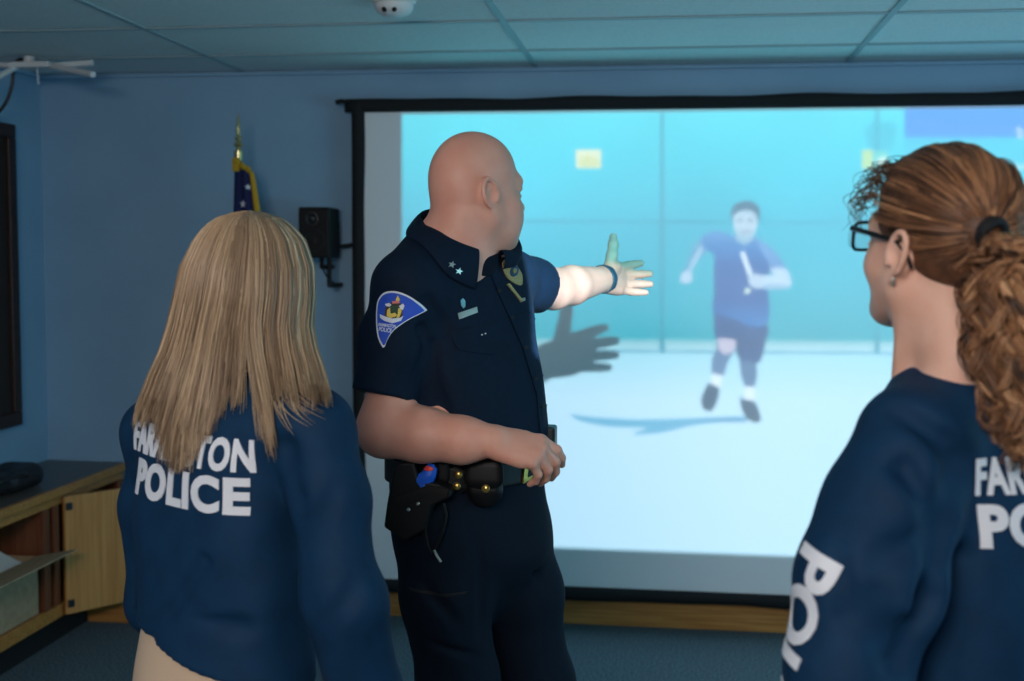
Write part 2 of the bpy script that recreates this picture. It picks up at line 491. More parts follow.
paint([(576, 150), (601, 150), (601, 168), (576, 168)], (232, 240, 206)); paint([(579, 158), (590, 155), (600, 160), (600, 167), (579, 167)], (214, 222, 150), .7)
paint([(862, 150), (873, 150), (873, 169), (862, 169)], (196, 226, 160)); paint([(875, 151), (888, 151), (888, 169), (875, 169)], (120, 215, 205))
paint([(877, 160), (884, 156), (887, 160), (880, 168)], (224, 244, 230))
paint([(904.5, 100), (1300, 100), (1300, 137), (904.5, 138)], [(100, (52, 158, 238)), (126, (74, 150, 236)), (140, (70, 154, 240))])
paint([(904.5, 138), (1300, 137), (1300, 210), (904.5, 210)], (24, 196, 222), .55)
# the runner's picture
def T(p): return [(640 + x * .3822, 180 + y * .3822) for x, y in p]
paint([(570, 414), (590, 417), (640, 419.5), (700, 418), (748, 416.5), (746, 420), (712, 423), (690, 426), (660, 433), (632, 434), (646, 428), (612, 427), (580, 421)], (98, 178, 212), .85)
paint([(690, 421), (726, 418), (750, 418), (745, 423)], (60, 130, 180), .5)
SK = (150, 186, 212); SKL = (206, 222, 236)
paint(T([(166, 148), (205, 132), (188, 176), (152, 210), (134, 243), (139, 262), (122, 272), (106, 268), (106, 248), (124, 214), (140, 170)]), (110, 168, 202))
paint(T([(106, 248), (122, 236), (138, 246), (136, 264), (120, 272), (107, 268)]), (192, 214, 232))
paint(T([(170, 170), (160, 172), (138, 206), (126, 236), (134, 240), (152, 208)]), (184, 210, 230), .8)
paint(T([(258, 462), (304, 472), (307, 512), (298, 548), (276, 546), (264, 512)]), (96, 120, 160))
paint(T([(274, 540), (300, 542), (299, 582), (272, 577)]), (226, 240, 250))
paint(T([(264, 562), (272, 574), (300, 581), (311, 606), (316, 628), (300, 635), (280, 623), (264, 594)]), (30, 58, 96))
paint(T([(276, 614), (300, 626), (314, 624), (314, 632), (300, 636), (278, 624)]), (12, 30, 60))
paint(T([(198, 408), (252, 412), (252, 440), (232, 472), (217, 512), (190, 510), (188, 470), (200, 440)]), (106, 128, 168))
paint(T([(203, 414), (240, 411), (252, 424), (246, 448), (222, 458), (204, 440)]), (206, 196, 214))
paint(T([(190, 506), (216, 512), (209, 546), (184, 536)]), (228, 241, 250))
paint(T([(180, 530), (194, 538), (207, 546), (203, 575), (187, 604), (166, 598), (160, 574), (170, 548)]), (34, 62, 100))
paint(T([(162, 584), (186, 596), (186, 604), (168, 600)]), (14, 32, 64))
paint(T([(192, 340), (240, 360), (332, 378), (328, 425), (316, 472), (300, 478), (256, 464), (252, 422), (212, 414), (196, 410)]), [(312, (34, 72, 148)), (345, (24, 54, 128)), (362, (30, 62, 136))])
paint(T([(256, 400), (262, 420), (258, 462), (252, 450), (252, 420)]), (16, 40, 104), .8)
paint(T([(160, 146), (196, 132), (222, 138), (246, 146), (270, 166), (300, 150), (330, 168), (356, 190), (384, 234), (360, 242), (332, 250), (338, 320), (340, 352), (330, 376), (300, 386), (268, 374), (240, 360), (190, 342), (194, 296), (192, 246), (194, 200), (182, 186), (166, 180)]),
      [(230, (104, 158, 212)), (250, (58, 124, 194)), (266, (20, 94, 172)), (300, (14, 84, 164)), (322, (58, 120, 192))])
paint(T([(300, 152), (330, 168), (356, 190), (382, 234), (352, 240), (334, 214), (316, 184)]), (132, 172, 220), .7)
paint(T([(196, 200), (206, 240), (214, 300), (230, 330), (196, 330), (194, 260)]), (34, 96, 166), .6)
paint(T([(336, 232), (380, 232), (395, 262), (389, 282), (350, 286), (318, 284), (300, 268), (318, 250), (350, 248)]), (198, 218, 236))
paint(T([(330, 272), (390, 274), (386, 286), (340, 288), (316, 284)]), (150, 184, 214), .7)
paint(T([(284, 254), (298, 246), (318, 250), (322, 270), (314, 284), (294, 280), (284, 268)]), (196, 212, 230))
paint(T([(250, 140), (296, 138), (298, 158), (272, 172), (248, 156)]), (150, 184, 210))
paint(T([(244, 80), (262, 66), (290, 68), (305, 86), (306, 118), (298, 144), (276, 162), (258, 150), (246, 126)]), [(204, (176, 204, 222)), (224, (200, 216, 230)), (242, (158, 190, 212))])
paint(T([(240, 106), (238, 84), (246, 66), (264, 56), (290, 55), (308, 66), (315, 84), (308, 112), (302, 90), (286, 80), (262, 82), (248, 90)]), (76, 112, 138))
paint(T([(254, 104), (268, 102), (268, 109), (254, 110)]), (92, 120, 146), .8); paint(T([(282, 102), (297, 104), (297, 110), (282, 109)]), (92, 120, 146), .8)
paint(T([(264, 132), (288, 132), (286, 138), (266, 138)]), (150, 140, 160), .7); paint(T([(270, 104), (278, 104), (282, 124), (268, 124)]), (190, 212, 228), .7)
paint(T([(262, 190), (272, 186), (294, 246), (284, 252)]), (232, 246, 252))
paint(T([(275, 284), (288, 284), (288, 297), (275, 297)]), (228, 244, 228))
# the white overlay characters at the picture's top right
line(1019.5, 128, 1019.5, 138, 2.0, (235, 250, 255)); line(1016.8, 130.2, 1019.5, 128.2, 1.6, (235, 250, 255))
for y in (131, 136): paint([(1023, y), (1025, y), (1025, y + 2), (1023, y + 2)], (235, 250, 255))
line(1030, 128, 1030, 138, 2, (235, 250, 255))
for i in range(8):
    a0 = PI * (1 + i / 8); a1 = PI * (1 + (i + 1) / 8)
    line(1021 + 4.6 * math.cos(a0), 164 - 4 * math.sin(a0), 1021 + 4.6 * math.cos(a1), 164 - 4 * math.sin(a1), 1.8, (235, 250, 255))
# a projector spreads its light a little: soften the drawing
def blur(A, n):
    for ax in (0, 1):
        for _ in range(n): A = .5 * A + .25 * (np.roll(A, 1, ax) + np.roll(A, -1, ax))
    return A
pic = np.maximum(blur(np.clip(pic, 0, 1) ** 1.22, 3) * 1.03 - .02, 0)
img = bpy.data.images.new('projected_picture', IW, IH, float_buffer=True, is_data=True)
buf = np.ones((IH, IW, 4), np.float32); buf[..., :3] = pic
img.pixels.foreach_set(buf.ravel()); img.update(); img.pack()

PP = np.array((.15, 1.4, 1.97))               # the projector lens, hung between the two women
def make_projector(power):
    li = bpy.data.lights.new('projector_lamp', 'SPOT'); li.energy = power; li.spot_size = math.radians(100); li.spot_blend = 0; li.shadow_soft_size = .012
    li.use_nodes = True; nt = li.node_tree; em = nt.nodes['Emission']
    N = nt.nodes.new; K = nt.links.new
    tc = N('ShaderNodeTexCoord'); sp = N('ShaderNodeSeparateXYZ'); K(tc.outputs['Normal'], sp.inputs[0])
    def mth(op, a, b=None):
        m = N('ShaderNodeMath'); m.operation = op
        for i, x in enumerate((a, b)):
            if x is None: continue
            if isinstance(x, (int, float)): m.inputs[i].default_value = x
            else: K(x, m.inputs[i])
        return m.outputs[0]
    az = mth('ABSOLUTE', sp.outputs['Z'])
    u = mth('DIVIDE', sp.outputs['X'], az); v = mth('DIVIDE', sp.outputs['Y'], az)
    D = YS - PP[1]
    U = mth('DIVIDE', mth('SUBTRACT', mth('MULTIPLY', u, D), pl - PP[0]), PW)
    W = mth('DIVIDE', mth('SUBTRACT', mth('MULTIPLY', v, D), pb - PP[2]), pt - pb)
    cb = N('ShaderNodeCombineXYZ'); K(U, cb.inputs[0]); K(W, cb.inputs[1])
    tx = N('ShaderNodeTexImage'); tx.image = img; tx.extension = 'CLIP'; tx.interpolation = 'Linear'; K(cb.outputs[0], tx.inputs['Vector'])
    inv = mth('POWER', mth('DIVIDE', 1.0, az), 3.0)
    K(tx.outputs['Color'], em.inputs['Color']); K(inv, em.inputs['Strength'])
    o = bpy.data.objects.new('projector_lamp', li); o.location = PP; o.rotation_euler = (PI / 2, 0, 0); COL.objects.link(o)
# ------------------------------------------------------------------ hair: many thin tapering strands in one mesh
def strands(name, paths, rad, tones, m, parent, sides=3):
    """paths (n, k, 3) world points; rad (n,) thickness; tones (n,) lightness of each strand"""
    Pn = np.asarray(paths, float); n, k, _ = Pn.shape
    t = np.gradient(Pn, axis=1); t /= np.linalg.norm(t, axis=2, keepdims=True) + 1e-12
    ref = np.where(np.abs(t[:, 0, 2:3]) > .9, np.array((1., 0, 0)), np.array((0, 0, 1.)))
    a = np.empty_like(t); prev = np.cross(t[:, 0], ref)
    for q in range(k):                                            # carry the side direction along each strand
        prev = prev - t[:, q] * (prev * t[:, q]).sum(1, keepdims=True); prev /= np.linalg.norm(prev, axis=1, keepdims=True) + 1e-12; a[:, q] = prev
    b = np.cross(t, a)
    tap = np.interp(np.linspace(0, 1, k), [0, .1, .7, 1], [.8, 1, .9, .25])
    V = []
    for s in range(sides):
        w = 2 * PI * s / sides
        V.append(Pn + (a * math.cos(w) + b * math.sin(w)) * (np.asarray(rad)[:, None] * tap[None])[..., None])
    V = np.stack(V, 2).reshape(-1, 3)
    i = np.arange(n)[:, None, None] * k * sides; j = np.arange(k - 1)[None, :, None] * sides; s = np.arange(sides)[None, None, :]; s2 = (s + 1) % sides
    F = np.stack((i + j + s, i + j + s2, i + j + sides + s2, i + j + sides + s), -1).reshape(-1, 4)
    o = mesh_obj(name, V, F.astype(np.int32), m, parent)
    at_ = o.data.attributes.new('tone', 'FLOAT', 'POINT')
    at_.data.foreach_set('value', np.repeat(np.asarray(tones, np.float32), k * sides))
    return o
def hair_mat(name, stops, rough=.42):
    m = bpy.data.materials.new(name); m.use_nodes = True; nt = m.node_tree; b = nt.nodes['Principled BSDF']
    at_ = nt.nodes.new('ShaderNodeAttribute'); at_.attribute_name = 'tone'
    r = nt.nodes.new('ShaderNodeValToRGB'); el = r.color_ramp.elements
    while len(el) < len(stops): el.new(.5)
    for e, (p, c) in zip(el, stops): e.position = p; e.color = (*rgb(*c), 1)
    nt.links.new(at_.outputs['Fac'], r.inputs['Fac']); nt.links.new(r.outputs['Color'], b.inputs['Base Color'])
    b.inputs['Roughness'].default_value = rough; b.inputs['Specular IOR Level'].default_value = .45
    return m
# ------------------------------------------------------------------ people: shared anatomy
UP = np.array((0, 0, 1.))
def frame_of(F, pitch=0., roll=0.):
    """columns right, forward, up for a figure facing F (flat direction)"""
    F = nrm((F[0], F[1], 0)); Rt = np.cross(F, UP)
    F2 = F * math.cos(pitch) + UP * math.sin(pitch); U = np.cross(Rt, F2)
    R2 = Rt * math.cos(roll) + U * math.sin(roll); U2 = np.cross(R2, F2)
    return np.stack((R2, F2, U2), 1)
def head(S, o, R, sc=1., neck=.056, neckto=(0, -.05, -.17), nr=.062, ears=True, jaw=1., face=1., jowl=False):
    """o = point midway between the ears; local axes right, forward, up"""
    S.frame(o, R, sc)
    S.ell((0, -.012, .043), (.074, .098, .085), .03)
    S.ell((0, -.040, .005), (.064, .066, .066), .04)
    S.ell((0, .026, -.028), (.060 * face, .064, .088), .035)
    for s in (-1, 1):
        S.cone((s * .053 * jaw, -.004, -.058), (s * .018, .064, -.1), .022 * jaw, .02, .035)
        S.ell((s * .036, .056, -.034), (.026, .028, .026), .025)
        if jowl: S.ell((s * .040, .050, -.064), (.028, .034, .036), .03)
    S.ell((0, .074, -.102), (.024, .018, .018), .02)
    S.cone((-.034, .078, .024), (.034, .078, .024), .0145, .0145, .02)
    for s in (-1, 1):
        S.ell((s * .031, .1, .003), (.018, .014, .013), .012, '-')
        S.ell((s * .031, .081, .009), (.016, .012, .008), .006)
        S.ell((s * .031, .081, -.007), (.015, .011, .006), .006)
    S.cone((0, .090, .014), (0, .110, -.026), .008, .011, .012)
    S.ell((0, .113, -.031), (.012, .012, .011), .008)
    for s in (-1, 1): S.ell((s * .012, .102, -.036), (.009, .011, .008), .006)
    S.ell((0, .094, -.0605), (.023, .011, .006), .006); S.ell((0, .092, -.0715), (.020, .011, .0065), .006)
    S.cone((-.022, .103, -.0655), (.022, .103, -.0655), .0012, .0012, .003, '-')
    S.cone((0, -.03, -.03), neckto, neck, nr, .03)
    for s in (-1, 1):
        S.cone((s * .05, -.02, -.06), (s * .03, .0, -.19), .016, .014, .03)
        if ears:
            t = .25; ct, st = math.cos(t), math.sin(t)
            # outer rim of the ear, its bowl and its lobe
            ey, ez = -.027, -.012
            ring = []
            for a in np.linspace(-.6, 4.3, 12):
                u = .0205 * math.cos(a); z = .031 * math.sin(a)
                ring.append((s * (.083 + .006 * (.5 - .5 * math.cos(a))), ey + u * ct - z * st, ez + .004 + z * ct + u * st * .5))
            S.ell((s * .076, ey, ez), (.009, .020, .030), .008)
            S.chain(ring, [.0046] * len(ring), .004)
            S.ell((s * .081, ey + .010, ez - .030), (.006, .008, .010), .006)
            S.ell((s * .089, ey + .004, ez - .002), (.010, .010, .016), .005, '-')
            S.ell((s * .083, ey + .017, ez - .006), (.004, .004, .007), .004)
    S.frame()
def hand(S, w, f, t, side, curl, spread=.12, thumb=None, sc=1., k=.004, fat=1.):
    """w wrist, f knuckle direction, t towards the thumb side; side 'R'/'L'; curl = five angle triples (index..little)"""
    f = nrm(f); t = nrm(np.array(t) - f * f.dot(t)); n = np.cross(f, t) if side == 'L' else np.cross(t, f)
    R = np.stack((t, f, n), 1)                       # local: x thumb side, y forward, z the way the palm faces
    S.frame(w, R, sc)
    base = [(.031, .090, 0), (.0105, .095, -.002), (-.010, .091, -.001), (-.0285, .082, .003)]
    L = [(.043, .026, .021), (.047, .030, .023), (.043, .028, .022), (.034, .021, .019)]
    rr = [.0098, .0102, .0096, .0084]
    for i, b in enumerate(base):
        wr = (b[0] * .62, .0, .0)
        S.cone(wr, (b[0], b[1], b[2] + .001), .0145, .0125, .014)
    S.ell((0, .045, .004), (.034, .045, .014), .016)
    S.cone((.014, .008, .008), (.034, .045, .012), .017, .014, .014)          # ball of the thumb
    S.cone((-.022, .012, .006), (-.030, .06, .008), .014, .011, .012)
    for i, b in enumerate(base):
        d = np.array((math.sin(spread * (1.2 - i) * .9), math.cos(spread * (1.2 - i) * .9), 0)); p = np.array(b); a = 0
        pts = [p]
        for j in range(3):
            a += curl[i][j]
            q = d * math.cos(a) + np.array((0, 0, 1)) * math.sin(a)
            p = p + q * L[i][j]; pts.append(p)
        r = rr[i] * fat
        S.cone(pts[0], pts[1], r * 1.12, r * 1.02, .007); S.cone(pts[1], pts[2], r * 1.03, r * .93, k); S.cone(pts[2], pts[3], r * .93, r * .78, k)
    th = thumb or [(.030, .035, .012), (.058, .058, .018), (.072, .088, .020), (.078, .112, .022)]
    S.chain(th, [.0155, .0125 * fat, .0115 * fat, .0088 * fat], .006)
    S.frame()
    return R
def skin_mat(name, c1, c2):
    return mat(name, c1, .48, spec=.35, noise=(22, 4), col2=c2, bump=(420, .12, .002), sss=.12)
def eyes(root, o, R, sc, iris):
    for s in (-1, 1):
        c = np.array(o) + R @ (np.array((s * .031, .0775, .001)) * sc)
        me = MB(); me.lathe([(0.0118 * math.sin(a) * sc, -.0118 * math.cos(a) * sc) for a in np.linspace(0, PI, 12)], c, 16, R @ np.array(Matrix.Rotation(-PI / 2, 3, 'X')))
        e = me.build('eye', M_eye, root, True)
        ir = MB(); ir.lathe([(.0001, .0126 * sc), (.0025 * sc, .0125 * sc), (.0054 * sc, .0108 * sc), (.0054 * sc, .0100 * sc)], c, 16, R @ np.array(Matrix.Rotation(-PI / 2, 3, 'X')))
        ir.build('iris', iris, e, True)
M_eye = mat('eye_white', rgb(232, 228, 222), .2)
M_iris_blue = mat('iris', rgb(70, 98, 120), .2)
M_iris_brown = mat('iris_brown', rgb(80, 56, 36), .2)
# ------------------------------------------------------------------ the officer
OY = 2.70
M_skin1 = skin_mat('skin_ruddy', rgb(224, 164, 142), rgb(220, 156, 134))
M_navy = mat('uniform_navy', rgb(6, 27, 48), .8, spec=.2, noise=(60, 3), col2=rgb(5, 24, 43), bump=(900, .15, .001))
M_navy2 = mat('uniform_trousers', rgb(6, 20, 36), .85, spec=.2, noise=(60, 3), col2=rgb(5, 18, 32), bump=(900, .15, .001))
M_leather = mat('black_leather', rgb(8, 8, 10), .55, spec=.35, bump=(250, .1, .001))
M_gold = mat('brass', rgb(214, 178, 96), .3, metal=.9)
M_badge = mat('badge_gilt', rgb(206, 186, 128), .35, metal=.35, noise=(400, 3), col2=rgb(160, 138, 84))
M_silver = mat('silver', rgb(190, 190, 180), .35, metal=.8)
off = empty('person', (at(480, 600, OY)[0], OY, 0), 'person bald in navy short sleeve police uniform pointing at the projector screen', 'person')
AL = math.radians(49); LV = np.array((math.cos(AL), math.sin(AL), 0)); FV = np.array((math.sin(AL), -math.cos(AL), 0))
def lvl(py, px, y, a, b, w=AL):
    p = at(px, py, y); return (p[2], p[0], p[1], a, b, w)
hy = math.radians(44); HF = (math.cos(hy), math.sin(hy), 0); HR = frame_of(HF, -.02)
HO = at(478, 132, 2.69); HO[2] -= .128 * 1.04
rs = at(411, 286, 2.56); re = at(384, 430, 2.50); rw = at(494, 441, 2.475)
ls = at(503, 280, 2.86); le = at(553, 289, 3.10); lw = at(604, 279, 3.31)
tor = [lvl(228, 456, OY, .085, .075), lvl(244, 456, OY, .13, .085), lvl(258, 456, OY, .165, .10), lvl(275, 456, OY, .185, .115), lvl(300, 456, OY, .195, .13), lvl(350, 460, OY, .19, .145),
       lvl(395, 467, OY, .185, .155), lvl(430, 469, OY, .185, .156), lvl(462, 467, OY, .18, .148), lvl(490, 467, OY, .18, .142)]
def shrink(L, d): return [(z, x, y, a - d, b - d, w) for z, x, y, a, b, w in L]
hips = [lvl(455, 467, OY, .181, .146), lvl(490, 469, OY, .183, .145), lvl(520, 472, OY, .188, .150), lvl(550, 475, OY, .186, .145), lvl(580, 476, OY, .15, .10), lvl(610, 476, OY, .08, .05), lvl(630, 476, OY, .03, .02)]
legR = [at(442, 530, 2.61), at(446, 590, 2.605), at(457, 681, 2.62)]; legL = [at(508, 530, 2.80), at(519, 590, 2.81), at(537, 681, 2.83)]
legR += [legR[-1] + (.015, .0, -.16), legR[-1] + (.03, .02, -.56)]; legL += [legL[-1] + (.035, .0, -.16), legL[-1] + (.06, .03, -.56)]

B = Solid()
head(B, HO, HR, 1.04, neck=.068, neckto=(-.012, -.055, -.165), nr=.078, jaw=1.12, face=1.04, jowl=True)
B.frame(HO, HR); B.cone((-.03, -.070, -.075), (.03, -.070, -.075), .028, .028, .03); B.ell((0, .035, -.105), (.05, .045, .03), .035); B.frame()
B.loft(shrink(tor, .012), .04)
B.chain([at(455, 250, OY), rs], [.06, .062], .05); B.chain([at(458, 250, OY), ls], [.06, .058], .05)
B.chain([rs, re], [.058, .053], .03)
B.chain([re, at(422, 435, 2.49), at(462, 440, 2.48), rw], [.056, .054, .046, .034], .03, flat=None)
B.chain([ls, le], [.056, .053], .016); B.chain([le, le * .65 + lw * .35, lw], [.053, .052, .034], .012)
hand(B, rw, (.95, .08, -.22), (.12, .75, .60), 'R',
     [(.55, .50, .30), (.78, .62, .35), (.90, .68, .38), (.98, .70, .40)], .10, thumb=[(.030, .030, .012), (.050, .058, .024), (.052, .090, .030), (.046, .118, .033)], sc=1.06)
hand(B, lw, np.array((.42, .90, -.02)), (-.05, .1, .98), 'L',
     [(.10, .18, .12), (.26, .26, .18), (.36, .32, .2), (.44, .36, .22)], .11, thumb=[(.030, .022, .006), (.060, .036, .008), (.088, .054, .004), (.110, .068, -.002)], sc=1.08, fat=1.16)
B.loft(shrink(hips, .012), .03)
for lg in (legR, legL): B.chain(lg, [.085, .08, .068, .058, .042], .04)
B.chain([legR[-1], (legR[-1][0] + .14, legR[-1][1] - .1, .05)], [.04, .03], .03); B.chain([legL[-1], (legL[-1][0] + .16, legL[-1][1] - .06, .05)], [.04, .03], .03)
Vb, Qb = grow(B, (-.9, 2.25, .0), (.05, 3.75, 1.98), .0031)
body = mesh_obj('body', Vb, Qb, M_skin1, off)
eyes(off, HO, HR, 1.04, M_iris_blue)
brow = MB()
for s in (-1, 1):
    brow.cur = 0; b = MB(); b.tube([HO + HR @ np.array(p) * 1.04 for p in ((s * .016, .0935, .020), (s * .03, .0925, .026), (s * .046, .082, .022))], [.0025, .0035, .002], 8)
    b.build('eyebrow', mat('eyebrow_hair', rgb(130, 100, 80), .8), off, True)

# shirt: torso and two short sleeves, hollow at the cuffs
T = Solid(); T.loft(tor, .03)
T.chain([at(452, 246, OY) , rs + (-.0, .0, .005)], [.066, .074], .05); T.chain([at(458, 247, OY), ls], [.066, .07], .05)
sl = Solid(); hr = at(383, 396, 2.50); sl.chain([rs + (-.004, 0, .0), rs * .5 + hr * .5 + (-.004, -.004, 0), hr + (hr - rs) * .12], [.078, .071, .064], .03)
sl.plane(hr, nrm(hr - rs) + np.array((-.05, 0, -.05)))
s2 = Solid(); hl = at(537, 286, 3.02); s2.chain([ls, hl + (hl - ls) * .3], [.073, .066], .03); s2.plane(hl, hl - ls)
s2.cone(hl - (hl - ls) * .15, hl + (hl - ls) * .6, .0585, .0585, .004, '-')
T.merge(sl, 0, .03); T.merge(s2, 0, .035)
# the folds: armpit, below the sleeve, across the belly
for a, b, r, op in ((at(418, 330, 2.50), at(414, 395, 2.52), .012, '-'), (at(430, 345, 2.535), at(445, 420, 2.535), .010, '-'), (at(426, 300, 2.50), at(445, 330, 2.53), .008, '-'),
                (at(400, 420, 2.5), at(450, 445, 2.53), .009, '-'), (at(470, 440, 2.54), at(520, 425, 2.56), .007, '-')): T.cone(a, b, r, r * .6, .025, op)
UN = Solid(); UN.loft(shrink(tor, .012), .04); UN.chain([at(455, 250, OY), rs], [.06, .062], .05); UN.chain([at(458, 250, OY), ls], [.06, .058], .05); UA = Solid(); UA.chain([rs, re], [.058, .053], .03); UA.plane(hr - nrm(hr - rs) * .012, nrm(hr - rs) + np.array((-.05, 0, -.05))); UN.merge(UA, 0, .03)
T.merge(UN, .0055, .006)
T.disp = lambda P, d: wave(P, [((.5, .3, 1.), 42, .0016, .4), ((1, -.4, .5), 30, .0018, 2.1), ((.2, 1, -.6), 55, .0010, 4.)])
T.plane(at(456, 229, OY), (.12, -.16, 1))
Vt, Qt = grow(T, (-.9, 2.3, 1.0), (-.1, 3.2, 1.8), .0042)
shirt = mesh_obj('shirt', Vt, Qt, M_navy, off)
# trousers
Tr = Solid(); Tr.loft(hips, .03)
for lg, rr in ((legR, [.105, .102, .090, .078, .066]), (legL, [.1, .098, .087, .078, .066])): Tr.chain(lg, rr, .035)
for a, b, r in ((at(478, 500, 2.52), at(486, 640, 2.55), .012), (at(402, 560, 2.5), at(470, 640, 2.50), .007), (at(420, 640, 2.5), at(490, 660, 2.55), .007), (at(520, 560, 2.68), at(560, 600, 2.74), .008)):
    Tr.cone(a, b, r, r * .6, .02, '-')
Tr.disp = lambda P, d: wave(P, [((.4, .3, 1.), 26, .0025, 1.4), ((1, -.4, .4), 33, .0018, .1)])
Tr.plane((0, 0, .055), (0, 0, -1))
Vr, Qr = grow(Tr, (-.9, 2.3, .03), (-.05, 3.1, 1.26), .0055)
trousers = mesh_obj('trousers', Vr, Qr, M_navy2, off)
for lg, dv in ((legR, (.17, -.12)), (legL, (.18, -.07))):
    S = Solid(); a = lg[-1]; t = np.array((a[0] + dv[0], a[1] + dv[1], .04))
    S.cone((a[0], a[1], .10), (a[0], a[1], .05), .052, .05, .02); S.cone((a[0] - .03, a[1] + .015, .042), t, .042, .040, .03); S.plane((0, 0, .001), (0, 0, -1)); S.plane((0, 0, .15), (0, 0, 1))
    v, q = grow(S, (a[0] - .15, a[1] - .25, -.02), (a[0] + .3, a[1] + .15, .2), .006); mesh_obj('shoe', v, q, M_leather, off)

# collar: a stand and a fall folded over, open at the throat, lying on the shirt
ST = bvh_of(shirt); NK = bvh_of(body)
def collar():
    c = at(459, 236, OY); V = []; F = []; n = 44; rows = 7
    def on_shirt(p, off):
        q, nn, _, _ = ST.find_nearest(Vector(p)); q = np.array(q); nn = np.array(nn)
        return q + nn * off if nn @ (q - c) > -1 else p
    for i in range(n + 1):
        a = math.radians(-160 + 320 * i / n)                 # 0 = nape, measured round the neck
        d = -FV * math.cos(a) + LV * math.sin(a); fr = (1 - math.cos(a)) / 2
        top = c + d * (.088 + .004 * fr) + UP * (.064 - .098 * fr) + FV * .010
        q, nn, _, _ = NK.find_nearest(Vector(top))
        if (top - np.array(q)) @ np.array(nn) < .004: top = np.array(q) + np.array(nn) * .004
        wid = .050 + .050 * max(0., fr - .35) / .65
        if a > .6: wid *= max(.42, 1 - (a - .6) * .7)
        ins = on_shirt(c + d * .080 + UP * (-.01 - .05 * fr), .002)
        low = on_shirt(top + d * (wid * .62) - UP * wid * .75 + FV * .012 * fr, .007)
        fold = top + d * .007 + UP * .001
        m1 = fold * .66 + low * .34 + d * .006; m2 = fold * .33 + low * .67 + d * .005
        for k, p in enumerate((ins, top - d * .001, fold, m1, m2)): V.append(p)
        V.append(low); V.append(on_shirt(low - nrm(fold - low) * -.004, .002))
    for i in range(n):
        for k in range(rows - 1):
            a = i * rows + k; F.append((a, a + rows, a + rows + 1, a + 1))
    o = mesh_obj('collar', V, F, M_navy, off)
    m = o.modifiers.new('cloth', 'SOLIDIFY'); m.thickness = .003; m.offset = 0
    m = o.modifiers.new('soft', 'SUBSURF'); m.levels = 1; m.render_levels = 1
    return o
col = collar()

US = Solid(); uc = at(459, 236, OY); US.cone(uc - UP * .10 + FV * .020, uc + UP * .02 + FV * .010, .094, .083, .01); US.plane(uc - UP * .004 + FV * .02, UP + FV * .45); US.plane(uc - UP * .09, -UP)
v, q = grow(US, uc - .2, uc + .2, .004); mesh_obj('undershirt', v, q, M_navy2, off)
# belt with its gear
def ring(lv, grow_by, z0, z1, th):
    S = Solid(); c = [(z, x, y, a + grow_by, b + grow_by, w) for z, x, y, a, b, w in lv]; S.loft(c, .01)
    I = Solid(); I.loft([(z, x, y, a - th, b - th, w) for z, x, y, a, b, w in c], .01); S.merge(I, 0, .002, '-')
    S.plane((0, 0, z1), (0, 0, 1)); S.plane((0, 0, z0), (0, 0, -1)); return S
bz = at(484, 479, 2.53)[2]
blv = [(bz - .06, *hips[0][1:]), (bz, *hips[0][1:]), (bz + .06, *hips[0][1:])]
v, q = grow(ring(blv, .012, bz - .027, bz + .027, .012), (-.8, 2.3, bz - .06), (-.1, 3.1, bz + .06), .004)
belt = mesh_obj('belt', v, q, M_leather, off)
TG = bvh_of(shirt, trousers, belt)
def flat(px, Y): return [(p[0], p[2]) for p in (at(x, y, Y) for x, y in px)]
def pxlay(shapes, Y, target=TG, thick=.002, maxe=.012):
    """outlines given where they show on the uniform, pressed onto it along the room"""
    return lay([(np.array(flat(p, Y)), [tuple(range(len(p)))], mi) for p, mi in shapes], target, (0, Y, 0), (1, 0, 0), (0, 0, 1), thick, maxe)
def circ(x, y, r, n=14, ry=None): return [(x + r * math.cos(2 * PI * k / n), y + (ry or r) * math.sin(2 * PI * k / n)) for k in range(n)]
def star(x, y, r, n=5, w=0.): return [(x + (r if k % 2 == 0 else r * .42) * math.sin(PI * k / n + w), y - (r if k % 2 == 0 else r * .42) * math.cos(PI * k / n + w)) for k in range(2 * n)]
pxlay([([(517, 470), (531, 468), (530, 490), (515, 493)], 0)], 2.5, thick=.006).build('buckle', M_gold, belt, False)
pxlay([([(520.5, 473.5), (527.5, 472.5), (526.5, 486.5), (519, 488)], 0)], 2.5, thick=.0075).build('buckle_centre', M_leather, belt, False)
pxlay([([(521.5, 479), (527, 478), (526.8, 480.2), (521.3, 481.2)], 0)], 2.5, thick=.0085).build('buckle_prong', M_gold, belt, False)
for cx, cy in ((457.5, 475.8), (455.8, 487)):
    pxlay([([(cx - 6, cy - 7), (cx + 6, cy - 7.5), (cx + 6, cy + 6), (cx - 6, cy + 7)], 0)], 2.5, thick=.005).build('belt_keeper', M_leather, belt)
    p = at(cx, cy, 2.5); hit = bvh_of(belt).ray_cast(Vector((p[0], 2.2, p[2])), Vector((0, 1, 0)))
    y = hit[0][1] if hit[0] else 2.53
    MB().lathe([(.0085, 0), (.0085, .003), (.006, .0055), (.002, .0065), (0, .0066)], (p[0], y - .006, p[2]), 16, np.array(Matrix.Rotation(PI / 2, 3, 'X'))).build('snap', M_gold, belt, True)
